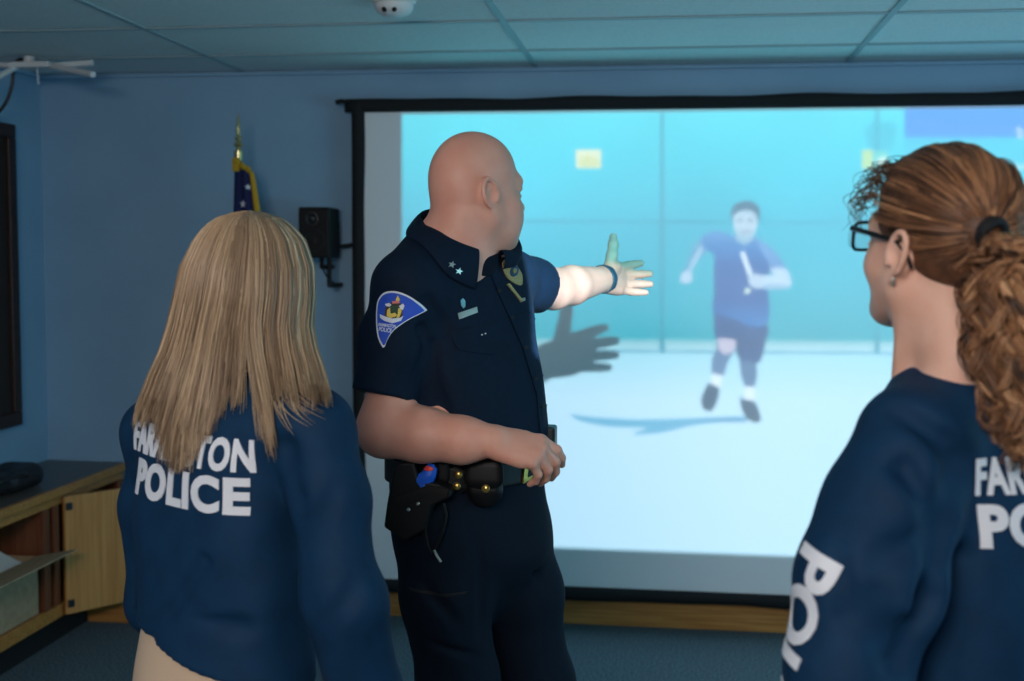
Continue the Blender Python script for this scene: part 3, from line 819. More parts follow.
# handcuff pouch
pc = at(484, 484, 2.49); pY = bvh_of(belt).ray_cast(Vector((pc[0], 2.2, pc[2])), Vector((0, 1, 0)))[0][1] - .022
S = Solid(); pp = at(484, 484, pY)
S.box(pp + (0, .008, .012), (.036, .017, .036), .014, .01); S.ell(pp + (0, .008, -.022), (.036, .017, .032), .02)
v, q = grow(S, pp - .08, pp + .08, .003); pouch = mesh_obj('handcuff_pouch', v, q, M_leather, off)
S = Solid(); S.box(pp + (0, .004, .026), (.039, .018, .028), .014, .01); S.cone(pp + (0, -.009, .01), pp + (0, -.009, -.008), .028, .014, .02, flat=((0, 1, 0), .22))
v, q = grow(S, pp - .09, pp + .09, .003); mesh_obj('flap', v, q, M_leather, pouch)
MB().lathe([(.009, 0), (.009, .003), (.006, .0055), (.002, .0065), (0, .0066)], (at(487, 487, pY)[0], pY - .0165, at(487, 487, pY)[2]), 16, np.array(Matrix.Rotation(PI / 2, 3, 'X'))).build('snap', M_gold, pouch, True)
# second pouch seen dark beside the keepers
S = Solid(); p2 = at(443, 468, 2.525); S.box(p2, (.018, .016, .034), .012, .01); v, q = grow(S, p2 - .06, p2 + .06, .004); mesh_obj('magazine_pouch', v, q, M_leather, off)
# holster on the right hip
hb = 2.525
def hp(px): return [(at(x, y, hb - .05)[0], at(x, y, hb - .05)[2]) for x, y in px]
hol = MB(); hol.prism(hp([(393, 470), (399, 462), (414, 462), (420, 480), (438, 483), (452, 490), (451, 497), (432, 506), (425, 530), (405, 541), (384, 527), (387, 505)])[::-1], (0, hb + .0, 0), (1, 0, 0), (0, 0, 1), .055)
ho = hol.build('holster', M_leather, off)
bv = ho.modifiers.new('edge', 'BEVEL'); bv.width = .006; bv.segments = 3
st = MB(); st.prism(hp([(396, 497), (430, 484), (450, 488), (448, 494), (430, 493), (398, 507)])[::-1], (0, hb - .056, 0), (1, 0, 0), (0, 0, 1), .006); st.build('retention_strap', M_leather, ho)
for x, y in ((413.5, 493), (417.5, 504), (408, 510)):
    p = at(x, y, hb - .06); MB().lathe([(.004, 0), (.004, .002), (.002, .004), (0, .0042)], (p[0], hb - .054, p[2]), 12, np.array(Matrix.Rotation(PI / 2, 3, 'X'))).build('rivet', M_silver, ho, True)
gr = Solid(); g0 = at(424, 485, hb - .045); g1 = at(431, 470, hb - .045); gr.cone(g0, g1, .016, .014, .01, flat=((0, 1, 0), .7)); gr.cone(g0 + (-.012, 0, .012), g0 + (.012, 0, .02), .010, .010, .01)
gr.cone(g0 + (.004, -.014, .004), g0 + (.016, -.014, .014), .004, .003, .004, '-')
v, q = grow(gr, g0 - .06, g0 + .08, .003); M_blue = mat('blue_plastic', rgb(30, 96, 214), .4); M_red = mat('red_plastic', rgb(236, 70, 56), .45)
gp = mesh_obj('pistol_grip', v, q, M_blue, ho)
S = Solid(); S.ell(at(430, 469, hb - .046), (.013, .010, .009), .01); v, q = grow(S, at(430, 469, hb - .046) - .03, at(430, 469, hb - .046) + .03, .0025); mesh_obj('grip_tip', v, q, M_red, gp)
lp = MB(); lp.tube([at(x, y, hb - .045) for x, y in ((443, 503), (446, 515), (443, 530), (437, 545), (432, 553), (428, 545), (425, 530), (427, 512), (434, 504))], .0045, 8); lp.build('key_strap', M_leather, off, True)
MB().tube([at(434, 550, hb - .05), at(437, 556, hb - .05), at(441, 562, hb - .05)], .003, 8).build('zip_pull', M_silver, off, True)
pxlay([([(408, 589), (440, 594), (465, 593.5), (465, 595.5), (440, 596.5), (408, 591.5)], 0)], 2.5, thick=.003).build('pocket_zip', M_dark, trousers)
rd = MB(); q = at(551, 437, 2.74); rd.box(q - (.014, .03, .03), q + (.012, .03, .026), .006); rd.build('radio_case', mat('radio_case', rgb(8, 20, 20), .45), off)

# marks on the shirt: shoulder patch, badge, name bar, pins, buttons, pocket flaps
M_pblue = mat('patch_blue', rgb(36, 82, 196), .7); M_pwhite = mat('patch_silver', rgb(222, 226, 232), .6); M_yel = mat('patch_yellow', rgb(226, 200, 90), .7)
M_grn = mat('patch_green', rgb(40, 74, 56), .7); M_pink = mat('patch_rose', rgb(226, 130, 120), .7); M_brn = mat('patch_brown', rgb(66, 52, 44), .7)
ST = bvh_of(shirt)
def Q(pts): return [(355 + x / 6.19, 250 + y / 6.19) for x, y in pts]     # read off an enlarged view of the patch
edge = catmull(Q([(160, 608), (128, 548), (104, 440), (94, 350), (110, 300), (150, 266), (214, 258), (280, 276), (340, 312), (398, 374), (388, 392), (310, 436), (226, 500), (188, 560), (172, 602), (160, 608)]), 3)[:-1]
ce = edge.mean(0); inner = ce + (edge - ce) * .925
patch = pxlay([(list(map(tuple, edge)), 0)], 2.43, ST, .0016).build('shoulder_patch', M_pwhite, shirt)
pxlay([(list(map(tuple, inner)), 0)], 2.43, ST, .0022).build('patch_field', M_pblue, patch)
crest = [(Q([(160, 350), (184, 332), (262, 336), (276, 356), (266, 380), (270, 420), (252, 440), (176, 436), (158, 410)]), 3),
         (Q([(172, 380), (190, 362), (206, 372), (200, 400), (214, 424), (196, 430), (172, 416)]), 1), (Q([(236, 372), (256, 360), (262, 384), (250, 424), (232, 428), (240, 400)]), 1),
         (Q([(190, 352), (240, 352), (240, 392), (216, 416), (194, 396)]), 2), (Q([(200, 404), (222, 396), (236, 410), (222, 424), (204, 420)]), 1),
         (Q([(156, 342), (184, 334), (198, 346), (186, 358), (166, 356)]), 0), (Q([(246, 352), (268, 336), (278, 350), (268, 378), (256, 372)]), 0),
         (Q([(204, 322), (246, 318), (250, 334), (206, 338)]), 4), (Q([(226, 312), (238, 286), (252, 312), (244, 320), (230, 320)]), 1),
         (Q([(130, 408), (160, 420), (210, 434), (256, 428), (272, 416), (262, 446), (212, 462), (160, 446), (134, 430)]), 0)]
pxlay(crest, 2.43, ST, [.0027 + .0003 * i for i in range(len(crest))], .02).build('crest', [M_pwhite, M_yel, M_grn, M_brn, M_pink], patch)
def patch_text(body, x, y, h, wid, rot):
    V2, F, ar = text_tris(body, .02); s = h / 6.19 * .00205; 
    c = at(355 + x / 6.19, 250 + y / 6.19, 2.43); ux = np.array((math.cos(rot), 0, math.sin(rot))); uy = np.array((-math.sin(rot), 0, math.cos(rot)))
    sx = wid / 6.19 * .00205 / ar
    return lay([(V2 * (sx, s), F, 0)], ST, c, ux, uy, .003, .02)
patch_text('FARMINGTON', 180, 474, 20, 112, -.10).build('lettering', M_pwhite, patch)
patch_text('POLICE', 172, 500, 26, 84, -.12).build('lettering', M_pwhite, patch)
def bq(pts): return [(430 + x / 5.675, 230 + y / 5.675) for x, y in pts]
bd = pxlay([(list(map(tuple, catmull(bq([(382, 190), (392, 170), (412, 160), (430, 176), (452, 216), (476, 262), (482, 312), (474, 322), (446, 308), (414, 276), (392, 232), (382, 190)]), 3)[:-1])), 0)], 2.6, ST, .004, .02).build('badge', M_badge, shirt)
pxlay([(circ(*bq([(438, 240)])[0], 3.2, 14, 5.6), 0)], 2.6, ST, .0055, .02).build('badge_seal', mat('seal_blue', rgb(60, 84, 120), .4, metal=.5), bd)
pxlay([(circ(*bq([(438, 240)])[0], 1.5, 10, 2.6), 0)], 2.6, ST, .007, .02).build('badge_seal_centre', M_gold, bd)
pxlay([(bq([(412, 312), (424, 308), (494, 412), (486, 420)]), 0)], 2.6, ST, .004, .02).build('pen_clip', M_badge, shirt)
pxlay([(bq([(180, 466), (272, 434), (278, 466), (188, 500)]), 0)], 2.6, ST, .003, .02).build('name_bar', M_silver, shirt)
pxlay([(bq([(192, 396), (202, 384), (214, 400), (216, 430), (208, 440), (196, 424)]), 0)], 2.6, ST, .003, .02).build('pin', mat('pin_blue', rgb(120, 180, 190), .4, metal=.3), shirt)
pxlay([(bq([(510, 392), (532, 384), (536, 400), (514, 410)]), 0)], 2.7, ST, .003, .02).build('pin', M_silver, shirt)
CT = bvh_of(col, shirt)
for x, y in ((150, 196), (184, 232)):
    pxlay([(star(*bq([(x, y)])[0], 3.4, 5, .3), 0)], 2.6, CT, .004, .02).build('collar_star', M_silver, col)
pxlay([(bq([(316, 130), (328, 124), (352, 148), (344, 156)]), 0)], 2.6, CT, .004, .02).build('collar_bar', M_gold, col)
# placket, flaps and buttons
pxlay([([(480, 262), (486, 262), (506, 306), (524, 350), (538, 400), (541, 452), (535, 452), (530, 402), (516, 352), (498, 308)], 0)], 2.55, ST, .0035, .012).build('placket', M_navy, shirt)
pxlay([([(451, 332), (500, 322), (509, 340), (490, 356), (470, 352), (459, 349)], 0)], 2.55, ST, .004, .012).build('pocket_flap', M_navy, shirt)
pxlay([([(514, 316), (526, 313), (531, 330), (524, 340), (518, 334)], 0)], 2.65, ST, .004, .012).build('pocket_flap', M_navy, shirt)
for x, y in ((493, 292), (505, 320), (518, 352), (528, 385), (535, 415)):
    pxlay([(circ(x, y, 1.7, 10), 0)], 2.55, ST, .006, .02).build('button', M_dark, shirt)
for x, y in ((479.5, 335.5), (482.5, 334.5)): pxlay([(circ(x, y, .7, 8), 0)], 2.55, ST, .0055, .02).build('pen_tip', M_pwhite, shirt)
wb = Solid(); wd = nrm(lw - le); wb.cone(lw - wd * .014, lw + wd * .012, .0405, .0385, .004); wb.cone(lw - wd * .06, lw + wd * .06, .036, .034, .002, '-')
wb.plane(lw + wd * .012, wd); wb.plane(lw - wd * .012, -wd)
v, q = grow(wb, lw - .07, lw + .07, .003); mesh_obj('watch_band', v, q, mat('band_teal', rgb(24, 62, 78), .6), off)
# ------------------------------------------------------------------ the woman with long blonde hair
M_skin2 = skin_mat('skin_fair', rgb(232, 186, 164), rgb(226, 174, 150))
M_jacket = mat('jacket_navy', rgb(6, 50, 82), .75, spec=.25, noise=(24, 3), col2=rgb(5, 45, 75), bump=(700, .15, .001))
M_print = mat('white_print', rgb(226, 230, 236), .7)
M_tan = mat('tan_cotton', rgb(214, 186, 156), .8, bump=(600, .2, .001))
BY = 2.02
bl = empty('person', (at(223, 600, BY)[0], BY, 0), 'person with long straight blonde hair in navy jacket, seen from behind', 'person')
ph = math.radians(30); BF = np.array((math.sin(ph), math.cos(ph), 0)); BL = np.array((-math.cos(ph), math.sin(ph), 0)); BW = math.atan2(BL[1], BL[0])
def blv(py, px, a, b, y=BY): p = at(px, py, y); return (p[2], p[0], p[1], a, b, BW)
jt = [blv(368, 240, .062, .062), blv(386, 238, .115, .075), blv(402, 234, .16, .09), blv(430, 229, .18, .10), blv(470, 223, .184, .112), blv(540, 219, .176, .112), blv(600, 220, .182, .122), blv(650, 222, .192, .132), blv(700, 222, .195, .136)]
bs = at(312, 428, 1.93); b1 = at(328, 500, 1.91); b2 = at(345, 600, 1.90); b3 = at(366, 700, 1.94); b4 = at(366, 770, 2.02)
cs = at(160, 436, 2.12); c1 = at(155, 500, 2.15); c2 = at(162, 600, 2.18); c3 = at(205, 655, 2.32)
BHO = at(250, 297, 2.05); bhp = math.radians(24); BHR = frame_of((math.sin(bhp), math.cos(bhp), 0), 0)
S = Solid(); head(S, BHO, BHR, 1.0)
S.loft(shrink(jt[:5], .016) + shrink(jt[5:], .040), .03); S.chain([at(240, 380, BY), bs], [.05, .05], .04); S.chain([at(240, 380, BY), cs], [.05, .05], .04)
S.chain([bs, b2, b4], [.046, .040, .028], .03); S.chain([cs, c2, c3], [.046, .040, .028], .03)
hand(S, b4, b4 - b3 + (.0, .05, -.0), (-.3, .9, .2), 'R', [(.3, .3, .2)] * 4, .08, sc=.92); hand(S, c3, (.8, .3, -.4), (.1, .2, .9), 'L', [(.4, .4, .2)] * 4, .08, sc=.92)
bhips = [(z, x, y, a, b, w) for z, x, y, a, b, w in (blv(600, 222, .158, .098), blv(640, 222, .174, .114), blv(690, 222, .182, .124), blv(730, 222, .178, .12), blv(770, 222, .168, .11))]
S.loft(shrink(bhips, .012), .03)
hipc = at(222, 760, BY)
blegs = []
for s in (-1, 1):
    h0 = hipc + BL * s * .085; h0 = np.array(h0); blegs.append([h0, np.array((h0[0], h0[1], .47)) + BF * .01, np.array((h0[0], h0[1], .09))]); S.chain(blegs[-1], [.075, .052, .036], .03)
    f0 = blegs[-1][-1]; S.cone((f0[0], f0[1], .05), (f0[0] + BF[0] * .13, f0[1] + BF[1] * .13, .04), .035, .028, .03)
v, q = grow(S, (-1.1, 1.7, 0), (-.2, 2.7, 1.8), .0048); bbody = mesh_obj('body', v, q, M_skin2, bl)
eyes(bl, BHO, BHR, 1.0, M_iris_blue)
JT = Solid(); JT.loft(jt, .03); UB = Solid(); UB.loft(shrink(jt, .016), .03); JT.merge(UB, .006, .006); JT.plane(at(190, 666, 1.89), (-.30, -.02, -1))
J = Solid(); J.merge(JT, 0); J.chain([at(242, 384, BY), bs], [.055, .068], .05); J.chain([at(240, 384, BY), cs], [.055, .066], .05)
J.chain([bs, b1, b2, b3, b3 * .12 + b4 * .88], [.066, .063, .066, .062, .042], .028); J.chain([cs, c1, c2, c2 * .1 + c3 * .9], [.064, .062, .064, .044], .028)
for a, b, r in ((at(286, 448, 1.86), at(300, 610, 1.82), .012), (at(300, 560, 1.80), at(330, 640, 1.82), .010), (at(290, 500, 1.84), at(255, 470, 1.86), .008), (at(300, 610, 1.82), at(318, 690, 1.84), .014),
                (at(170, 540, 1.98), at(140, 640, 2.02), .016), (at(160, 600, 1.97), at(280, 640, 1.84), .006), (at(340, 480, 1.84), at(310, 540, 1.83), .007), (at(210, 560, 1.9), at(160, 640, 1.95), .010), (at(355, 590, 1.83), at(325, 630, 1.82), .008)):
    J.cone(a, b, r, r * .5, .03, '-')
UBc = Solid(); UBc.merge(UB, .006); UBc.plane(at(190, 666, 1.89), (-.30, -.02, -1)); J.merge(UBc, 0, .006); UN = Solid(); UN.chain([bs, b2, b2 * .1 + b4 * .9], [.046, .040, .030], .03); UN.chain([cs, c2, c2 * .1 + c3 * .9], [.046, .040, .030], .03); J.merge(UN, .006, .006)
J.disp = lambda P, d: wave(P, [((.3, .3, 1.), 28, .0028, 1.4), ((1, -.4, .5), 24, .0022, .3), ((.7, .2, -.8), 46, .0012, 3)])
J.plane(at(240, 371, BY), (.2, .3, 1))
v, q = grow(J, (-1.1, 1.7, .7), (-.2, 2.7, 1.56), .0052); bj = mesh_obj('jacket', v, q, M_jacket, bl)
P_ = Solid(); P_.loft(bhips, .03)
for lg in blegs: P_.chain(lg, [.092, .072, .062], .04)
P_.disp = lambda P, d: wave(P, [((.4, .3, 1.), 26, .002, 1.4)])
P_.plane((0, 0, .05), (0, 0, -1)); v, q = grow(P_, (-1.1, 1.7, 0), (-.2, 2.5, 1.16), .0065); bp = mesh_obj('trousers', v, q, M_tan, bl)
for lg in blegs:
    Z = Solid(); a = lg[-1]; Z.cone((a[0], a[1], .09), (a[0], a[1], .05), .046, .046, .02); Z.cone(np.array((a[0], a[1], .038)) - BF * .03, np.array((a[0], a[1], .036)) + BF * .16, .038, .036, .03); Z.plane((0, 0, .001), (0, 0, -1)); Z.plane((0, 0, .12), (0, 0, 1))
    v, q = grow(Z, (a[0] - .25, a[1] - .25, -.02), (a[0] + .25, a[1] + .3, .2), .006); mesh_obj('shoe', v, q, M_dark, bl)
# print on the back, pressed onto the jacket along the direction she turns her back
BT = bvh_of(bj)
def back_text(body, c, right, width, height, tgt, parent, name, slant=0., bold=.035, space=1.0):
    V2, F, ar = text_tris(body, bold, 0, space)
    V2 = V2 * (width / ar, height)
    ux = nrm(right); uy = np.array((0, 0, 1.)) ; ux = nrm(ux + UP * slant)
    return lay([(V2, F, 0)], tgt, c, ux, uy, .0022, .012, reach=.4).build(name, M_print, parent)
M_bk = at(177, 447, 1.93); N_bk = at(184, 487, 1.93)
back_text('FARMINGTON', M_bk, -BL, .312, .056, BT, bj, 'lettering', -.03, .04, 1.06)
back_text('POLICE', N_bk, -BL, .275, .064, BT, bj, 'lettering', -.03, .045, 1.1)

# hair: silhouette table (photograph row: left edge, right edge, half depth)
tab = [(210.5, 248, 252, .004), (213, 233, 267, .034), (218, 218, 281, .058), (226, 207, 292, .078), (240, 196, 304, .097), (267, 183, 313, .113), (295, 177, 314, .117), (326, 170, 311, .114), (349, 163, 315, .110), (372, 153, 323, .112), (399, 143, 330, .118), (430, 133, 333, .124), (475, 126, 335, .128)]
ty = np.array([t[0] for t in tab]); tl = np.array([t[1] for t in tab], float); tr = np.array([t[2] for t in tab], float); td = np.array([t[3] for t in tab])
HYC = 2.045
er0 = nrm(np.array((CR[0, 0], CR[1, 0], 0)) * 0 + np.cross(UP, EYE - at(250, 297, HYC)) * -1.)     # across the back of the hair, as it faces the room
er0 = er0 if er0[0] > 0 else -er0
def env(py, al, rr):
    L = np.interp(py, ty, tl); Rr = np.interp(py, ty, tr); D = np.interp(py, ty, td)
    c = (L + Rr) / 2; hw = (at(Rr, py, HYC) - at(L, py, HYC)) @ er0 / 2
    p = at(c, py, HYC); v = nrm(EYE - p)
    return p + er0 * hw * math.sin(al) * rr * (1 - .05 * math.cos(al)) + v * D * math.cos(al) * rr
M_blonde = hair_mat('blonde_hair', [(0, (92, 74, 58)), (.35, (138, 114, 90)), (.7, (184, 158, 126)), (1, (224, 202, 170))])
H = Solid(); lv = []; ew = math.atan2(er0[1], er0[0])
for py, l, r, d in tab[1:11]:
    p = at((l + r) / 2, py, HYC); hw = (at(r, py, HYC) - at(l, py, HYC)) @ er0 / 2
    lv.append((p[2], p[0], p[1], hw * .93, d * .93, ew))
H.loft(lv, .01, 2.0)
H.frame(BHO, BHR); H.box((0, .14, -.11), (.058, .11, .175), .03, .02, '-'); H.cone((0, .03, -.05), (0, .03, -.3), .058, .085, .01, '-'); H.frame()
v, q = grow(H, BHO - .35, BHO + .3, .005)
hull = mesh_obj('hair', v, q, mat('blonde_underlayer', rgb(150, 118, 84), .6, noise=(60, 4, (1, 1, .06)), col2=rgb(124, 96, 68)), bl)
paths = []; rad = []; tone = []; K = 26
def end_row(al):
    d = math.degrees(al)
    return np.interp(d, [-130, -80, -58, -49, -42, -34, -25, -19, -13, -5, 30, 60, 90, 130], [410, 412, 417, 427, 452, 466, 464, 446, 420, 404, 392, 392, 396, 396])
NC = 330
for c in range(NC):
    a0 = math.radians(-128 + 256 * (c + rng.uniform(-.3, .3)) / (NC - 1)); e0 = end_row(a0) + rng.normal(0, 5); t0 = np.clip(.52 + .11 * rng.normal() + .08 * math.sin(a0 * 9), 0, 1); lr = rng.uniform(.955, 1.025)
    bend = rng.normal(0, .04); cv = rng.uniform(.25, .85)
    if abs(a0 - .12) < .07 and rng.random() < .7: e0 = rng.uniform(436, 460); bend = rng.uniform(.15, .32)
    nst = 15
    for _ in range(nst):
        da = rng.normal(0, .045); e1 = min(e0 + rng.normal(0, 5), 473) - abs(rng.normal(0, 4)); rr = lr + rng.normal(0, .012); ph_ = rng.uniform(0, 6.28); fz = rng.normal(0, .012)
        pts = []; s0 = rng.uniform(0, 1) ** 2
        for j in range(K):
            t = j / (K - 1); py = 211 + (s0 * 10) + (e1 - 211 - s0 * 10) * t ** 1.12
            al = a0 + da * (1 - cv * t) + bend * t * t + fz * math.sin(t * 7 + ph_) * t
            pts.append(env(py, al, rr + .006 * math.sin(t * 9 + ph_)))
        paths.append(pts); rad.append(rng.uniform(.0009, .0015)); tone.append(np.clip(t0 + rng.normal(0, .12), 0, 1))
paths = np.array(paths)
for i in range(len(paths)):                                       # lie on the jacket, never in it
    dl = np.zeros(K)
    for j in range(12, K):
        p = paths[i, j]
        if p[2] < BHO[2] - .12:
            v = nrm(p - EYE); h = BT.ray_cast(Vector(EYE), Vector(v))
            if h[0] is not None: dl[j] = np.linalg.norm(p - EYE) - h[3] + .008
    dl = np.maximum(dl, 0)
    for j in range(K - 2, -1, -1): dl[j] = max(dl[j], dl[j + 1] * .86)
    for j in range(1, K): dl[j] = max(dl[j], dl[j - 1] * .9 if j > 14 else 0)
    vv_ = EYE - paths[i]; vv_ /= np.linalg.norm(vv_, axis=1, keepdims=True); paths[i] += vv_ * (dl * rng.uniform(1.0, 1.1))[:, None]
strands('hair_lengths', paths, rad, tone, M_blonde, hull)
# a few loose ends on the right shoulder
wp = []; 
for i in range(26):
    x0 = rng.uniform(262, 300); y0 = rng.uniform(380, 396); pts = []
    x1 = x0 + rng.uniform(10, 44); y1 = y0 + rng.uniform(14, 40)
    for j in range(12):
        t = j / 11; p = at(x0 + (x1 - x0) * t ** 1.2, y0 + (y1 - y0) * t, 1.9)
        h = BT.ray_cast(Vector((p[0], 1.4, p[2])), Vector((0, 1, 0))); y = h[0][1] - .004 - .01 * (1 - t) if h[0] is not None else 1.9
        pts.append((p[0], y, p[2]))
    wp.append(pts)
strands('loose_ends', wp, [.0008] * len(wp), rng.uniform(.3, .9, len(wp)), M_blonde, hull)
# ------------------------------------------------------------------ the woman with the curly ponytail
RY = 1.78
rd_ = empty('person', (at(1000, 600, RY)[0], RY, 0), 'person with curly reddish ponytail and glasses in navy jacket, seen from behind', 'person')
pr_ = math.radians(36); RF = np.array((-math.sin(pr_), math.cos(pr_), 0)); RL = np.array((-math.cos(pr_), -math.sin(pr_), 0)); RW = math.atan2(RL[1], RL[0])
def rlv(py, px, a, b, y=RY): p = at(px, py, y); return (p[2], p[0], p[1], a, b, RW)
jr = [rlv(349, 963, .056, .058), rlv(362, 967, .070, .066), rlv(380, 977, .118, .085), rlv(405, 985, .16, .10), rlv(440, 994, .18, .11), rlv(500, 1001, .186, .122), rlv(600, 1004, .184, .128), rlv(700, 1004, .19, .135), rlv(760, 1004, .19, .135)]
rs_ = at(912, 448, 1.665); r1 = at(890, 500, 1.64); r2 = at(868, 592, 1.62); r3 = at(850, 664, 1.61); r4 = at(838, 745, 1.66); r5 = at(850, 800, 1.8)
q0 = at(1090, 432, 1.92); q1 = at(1110, 560, 1.93); q2 = at(1100, 700, 1.95); q3 = at(1040, 740, 2.1)
hq = math.radians(30); RHO = at(933, 246, 1.76); RHR = frame_of((-math.sin(hq), math.cos(hq), 0), .12)
S = Solid(); head(S, RHO, RHR, 1.0, neck=.049, neckto=(.008, -.070, -.16), nr=.052)
S.cone(RHO + RHR @ np.array((0, -.03, -.08)), at(966, 380, RY), .048, .055, .03)
S.loft(shrink(jr[:6], .016) + shrink(jr[6:], .040), .03); S.chain([at(968, 385, RY), rs_], [.05, .05], .04); S.chain([at(968, 385, RY), q0], [.05, .05], .04)
S.chain([rs_, r2, r3, r5], [.05, .046, .042, .03], .03); S.chain([q0, q1, q2, q3], [.05, .046, .042, .03], .03)
hand(S, r5, r5 - r4, (.2, .3, .9), 'L', [(.3, .3, .2)] * 4, .08, sc=.92); hand(S, q3, (-.8, .5, -.2), (0, .3, .9), 'R', [(.3, .3, .2)] * 4, .08, sc=.92)
rh = [rlv(680, 1004, .158, .10), rlv(720, 1004, .172, .116), rlv(760, 1004, .176, .122), rlv(820, 1004, .172, .115), rlv(850, 1004, .165, .11)]
S.loft(shrink(rh, .012), .03); hipc = at(1004, 845, RY); rlegs = []
for s in (-1, 1):
    h0 = np.array(hipc + RL * s * .085); rlegs.append([h0, np.array((h0[0], h0[1], .48)) + RF * .01, np.array((h0[0], h0[1], .09))]); S.chain(rlegs[-1], [.075, .052, .036], .03)
    f0 = rlegs[-1][-1]; S.cone((f0[0], f0[1], .05), (f0[0] + RF[0] * .13, f0[1] + RF[1] * .13, .04), .035, .028, .03)
v, q = grow(S, (0, 1.3, 0), (.95, 2.4, 1.86), .0042); rbody = mesh_obj('body', v, q, M_skin2, rd_)
eyes(rd_, RHO, RHR, 1.0, M_iris_brown)
JT = Solid(); JT.loft(jr, .03); UB = Solid(); UB.loft(shrink(jr, .016), .03); JT.merge(UB, .006, .006); JT.plane((0, 0, at(1004, 735, RY)[2]), (0, 0, -1))
J = Solid(); J.merge(JT, 0); J.chain([at(966, 386, RY), rs_], [.054, .070], .05); J.chain([at(968, 384, RY), q0], [.06, .075], .05)
J.chain([rs_, r1, r2, r3, r4, r4 * .1 + r5 * .9], [.079, .084, .090, .084, .066, .045], .03); J.chain([q0, q1, q2, q2 * .1 + q3 * .9], [.075, .075, .075, .045], .03)
for a, b, r in ((at(958, 462, 1.60), at(944, 530, 1.57), .014), (at(944, 530, 1.57), at(925, 600, 1.56), .016), (at(925, 600, 1.56), at(896, 660, 1.55), .016), (at(940, 440, 1.60), at(880, 400, 1.62), .006),
                (at(905, 470, 1.575), at(935, 520, 1.56), .010), (at(880, 560, 1.53), at(920, 540, 1.55), .008), (at(850, 620, 1.52), at(905, 640, 1.53), .010), (at(880, 600, 1.52), at(890, 660, 1.52), .010), (at(830, 540, 1.55), at(850, 610, 1.53), .005), (at(960, 560, 1.62), at(940, 680, 1.62), .010)):
    J.cone(a, b, r, r * .5, .035, '-')
UBc = Solid(); UBc.merge(UB, .006); UBc.plane((0, 0, at(1004, 735, RY)[2]), (0, 0, -1)); J.merge(UBc, 0, .006); UN = Solid(); UN.chain([rs_, r2, r3, r3 * .1 + r5 * .9], [.05, .046, .042, .031], .03); UN.chain([q0, q1, q2, q2 * .1 + q3 * .9], [.05, .046, .042, .031], .03); J.merge(UN, .006, .006)
J.disp = lambda P, d: wave(P, [((.3, .3, 1.), 22, .0032, 2.4), ((1, -.4, .5), 26, .0024, 1.3), ((.7, .2, -.8), 42, .0012, 3)])
J.plane(at(958, 358, RY), (-.25, .25, 1))
v, q = grow(J, (0, 1.3, .7), (.95, 2.4, 1.66), .0048); rj = mesh_obj('jacket', v, q, M_jacket, rd_)
P_ = Solid(); P_.loft(rh, .03)
for lg in rlegs: P_.chain(lg, [.092, .072, .062], .04)
P_.plane((0, 0, .05), (0, 0, -1)); v, q = grow(P_, (0, 1.3, 0), (.95, 2.3, 1.16), .007); mesh_obj('trousers', v, q, M_tan, rd_)
for lg in rlegs:
    Z = Solid(); a = lg[-1]; Z.cone((a[0], a[1], .09), (a[0], a[1], .05), .046, .046, .02); Z.cone(np.array((a[0], a[1], .038)) - RF * .03, np.array((a[0], a[1], .036)) + RF * .16, .038, .036, .03); Z.plane((0, 0, .001), (0, 0, -1)); Z.plane((0, 0, .12), (0, 0, 1))
    v, q = grow(Z, (a[0] - .25, a[1] - .25, -.02), (a[0] + .25, a[1] + .3, .2), .006); mesh_obj('shoe', v, q, M_dark, rd_)
RT = bvh_of(rj)
back_text('FARMINGTON', at(1112, 482, 1.62), -RL, .262, .050, RT, rj, 'lettering', 0, .035, 1.06)
back_text('POLICE', at(1101, 531, 1.62), -RL, .240, .058, RT, rj, 'lettering', 0, .045, 1.1)
V2, F, ar = text_tris('POLICE', .035)
d_ = np.array((-.47, 0, -.88)); 
tn = nrm((-.62, -.78, 0)); ux = nrm(at(782, 642, 1.58) - at(816, 570, 1.58)); 
uy = np.cross(tn, ux)
lw_ = .072; tot = ar * lw_ * 1.08
cc = at(815, 574, 1.58) + ux * (tot / 2 - .03)
lay([(V2 * (lw_ * 1.08, lw_), F, 0)], RT, cc, ux, uy, .0022, .012, reach=.4).build('sleeve_lettering', M_print, rj)

# hair drawn back to a tie
M_red = hair_mat('reddish_hair', [(0, (64, 44, 32)), (.35, (116, 80, 56)), (.7, (174, 124, 86)), (1, (222, 176, 130))])
M_redunder = mat('reddish_underlayer', rgb(104, 66, 42), .6, noise=(70, 4), col2=rgb(78, 50, 32))
ec = np.array((0, -.020, .043)); er = np.array((.086, .116, .096)); TIE = np.array((-.030, -.132, .034))
C = Solid(); C.frame(RHO, RHR); C.ell(ec, er * .985, .01); C.ell((0, -.05, .0), (.064, .066, .062), .03); C.ell(TIE + (0, .014, 0), (.018, .018, .018), .03)
C.box((0, .13, -.06), (.2, .085, .12), .02, .02, '-'); C.box((0, .08, -.08), (.2, .085, .085), .02, .02, '-'); C.ell((0, .02, -.07), (.2, .045, .055), .02, '-'); C.frame()
v, q = grow(C, RHO - .2, RHO + .2, .004); rhull = mesh_obj('hair', v, q, M_redunder, rd_)
paths = []; rad = []; tone = []; K = 18
td_ = (TIE - ec) / er; td_ /= np.linalg.norm(td_)
cl = []
while len(cl) < 210:
    d = rng.normal(size=3); d /= np.linalg.norm(d)
    p = ec + er * d
    if p[1] > .062 or (p[1] > .0 and p[2] < .035) or p[2] < -.035 or (p[1] > -.035 and p[2] < -.0): continue
    if d @ td_ > .93: continue
    cl.append(d)
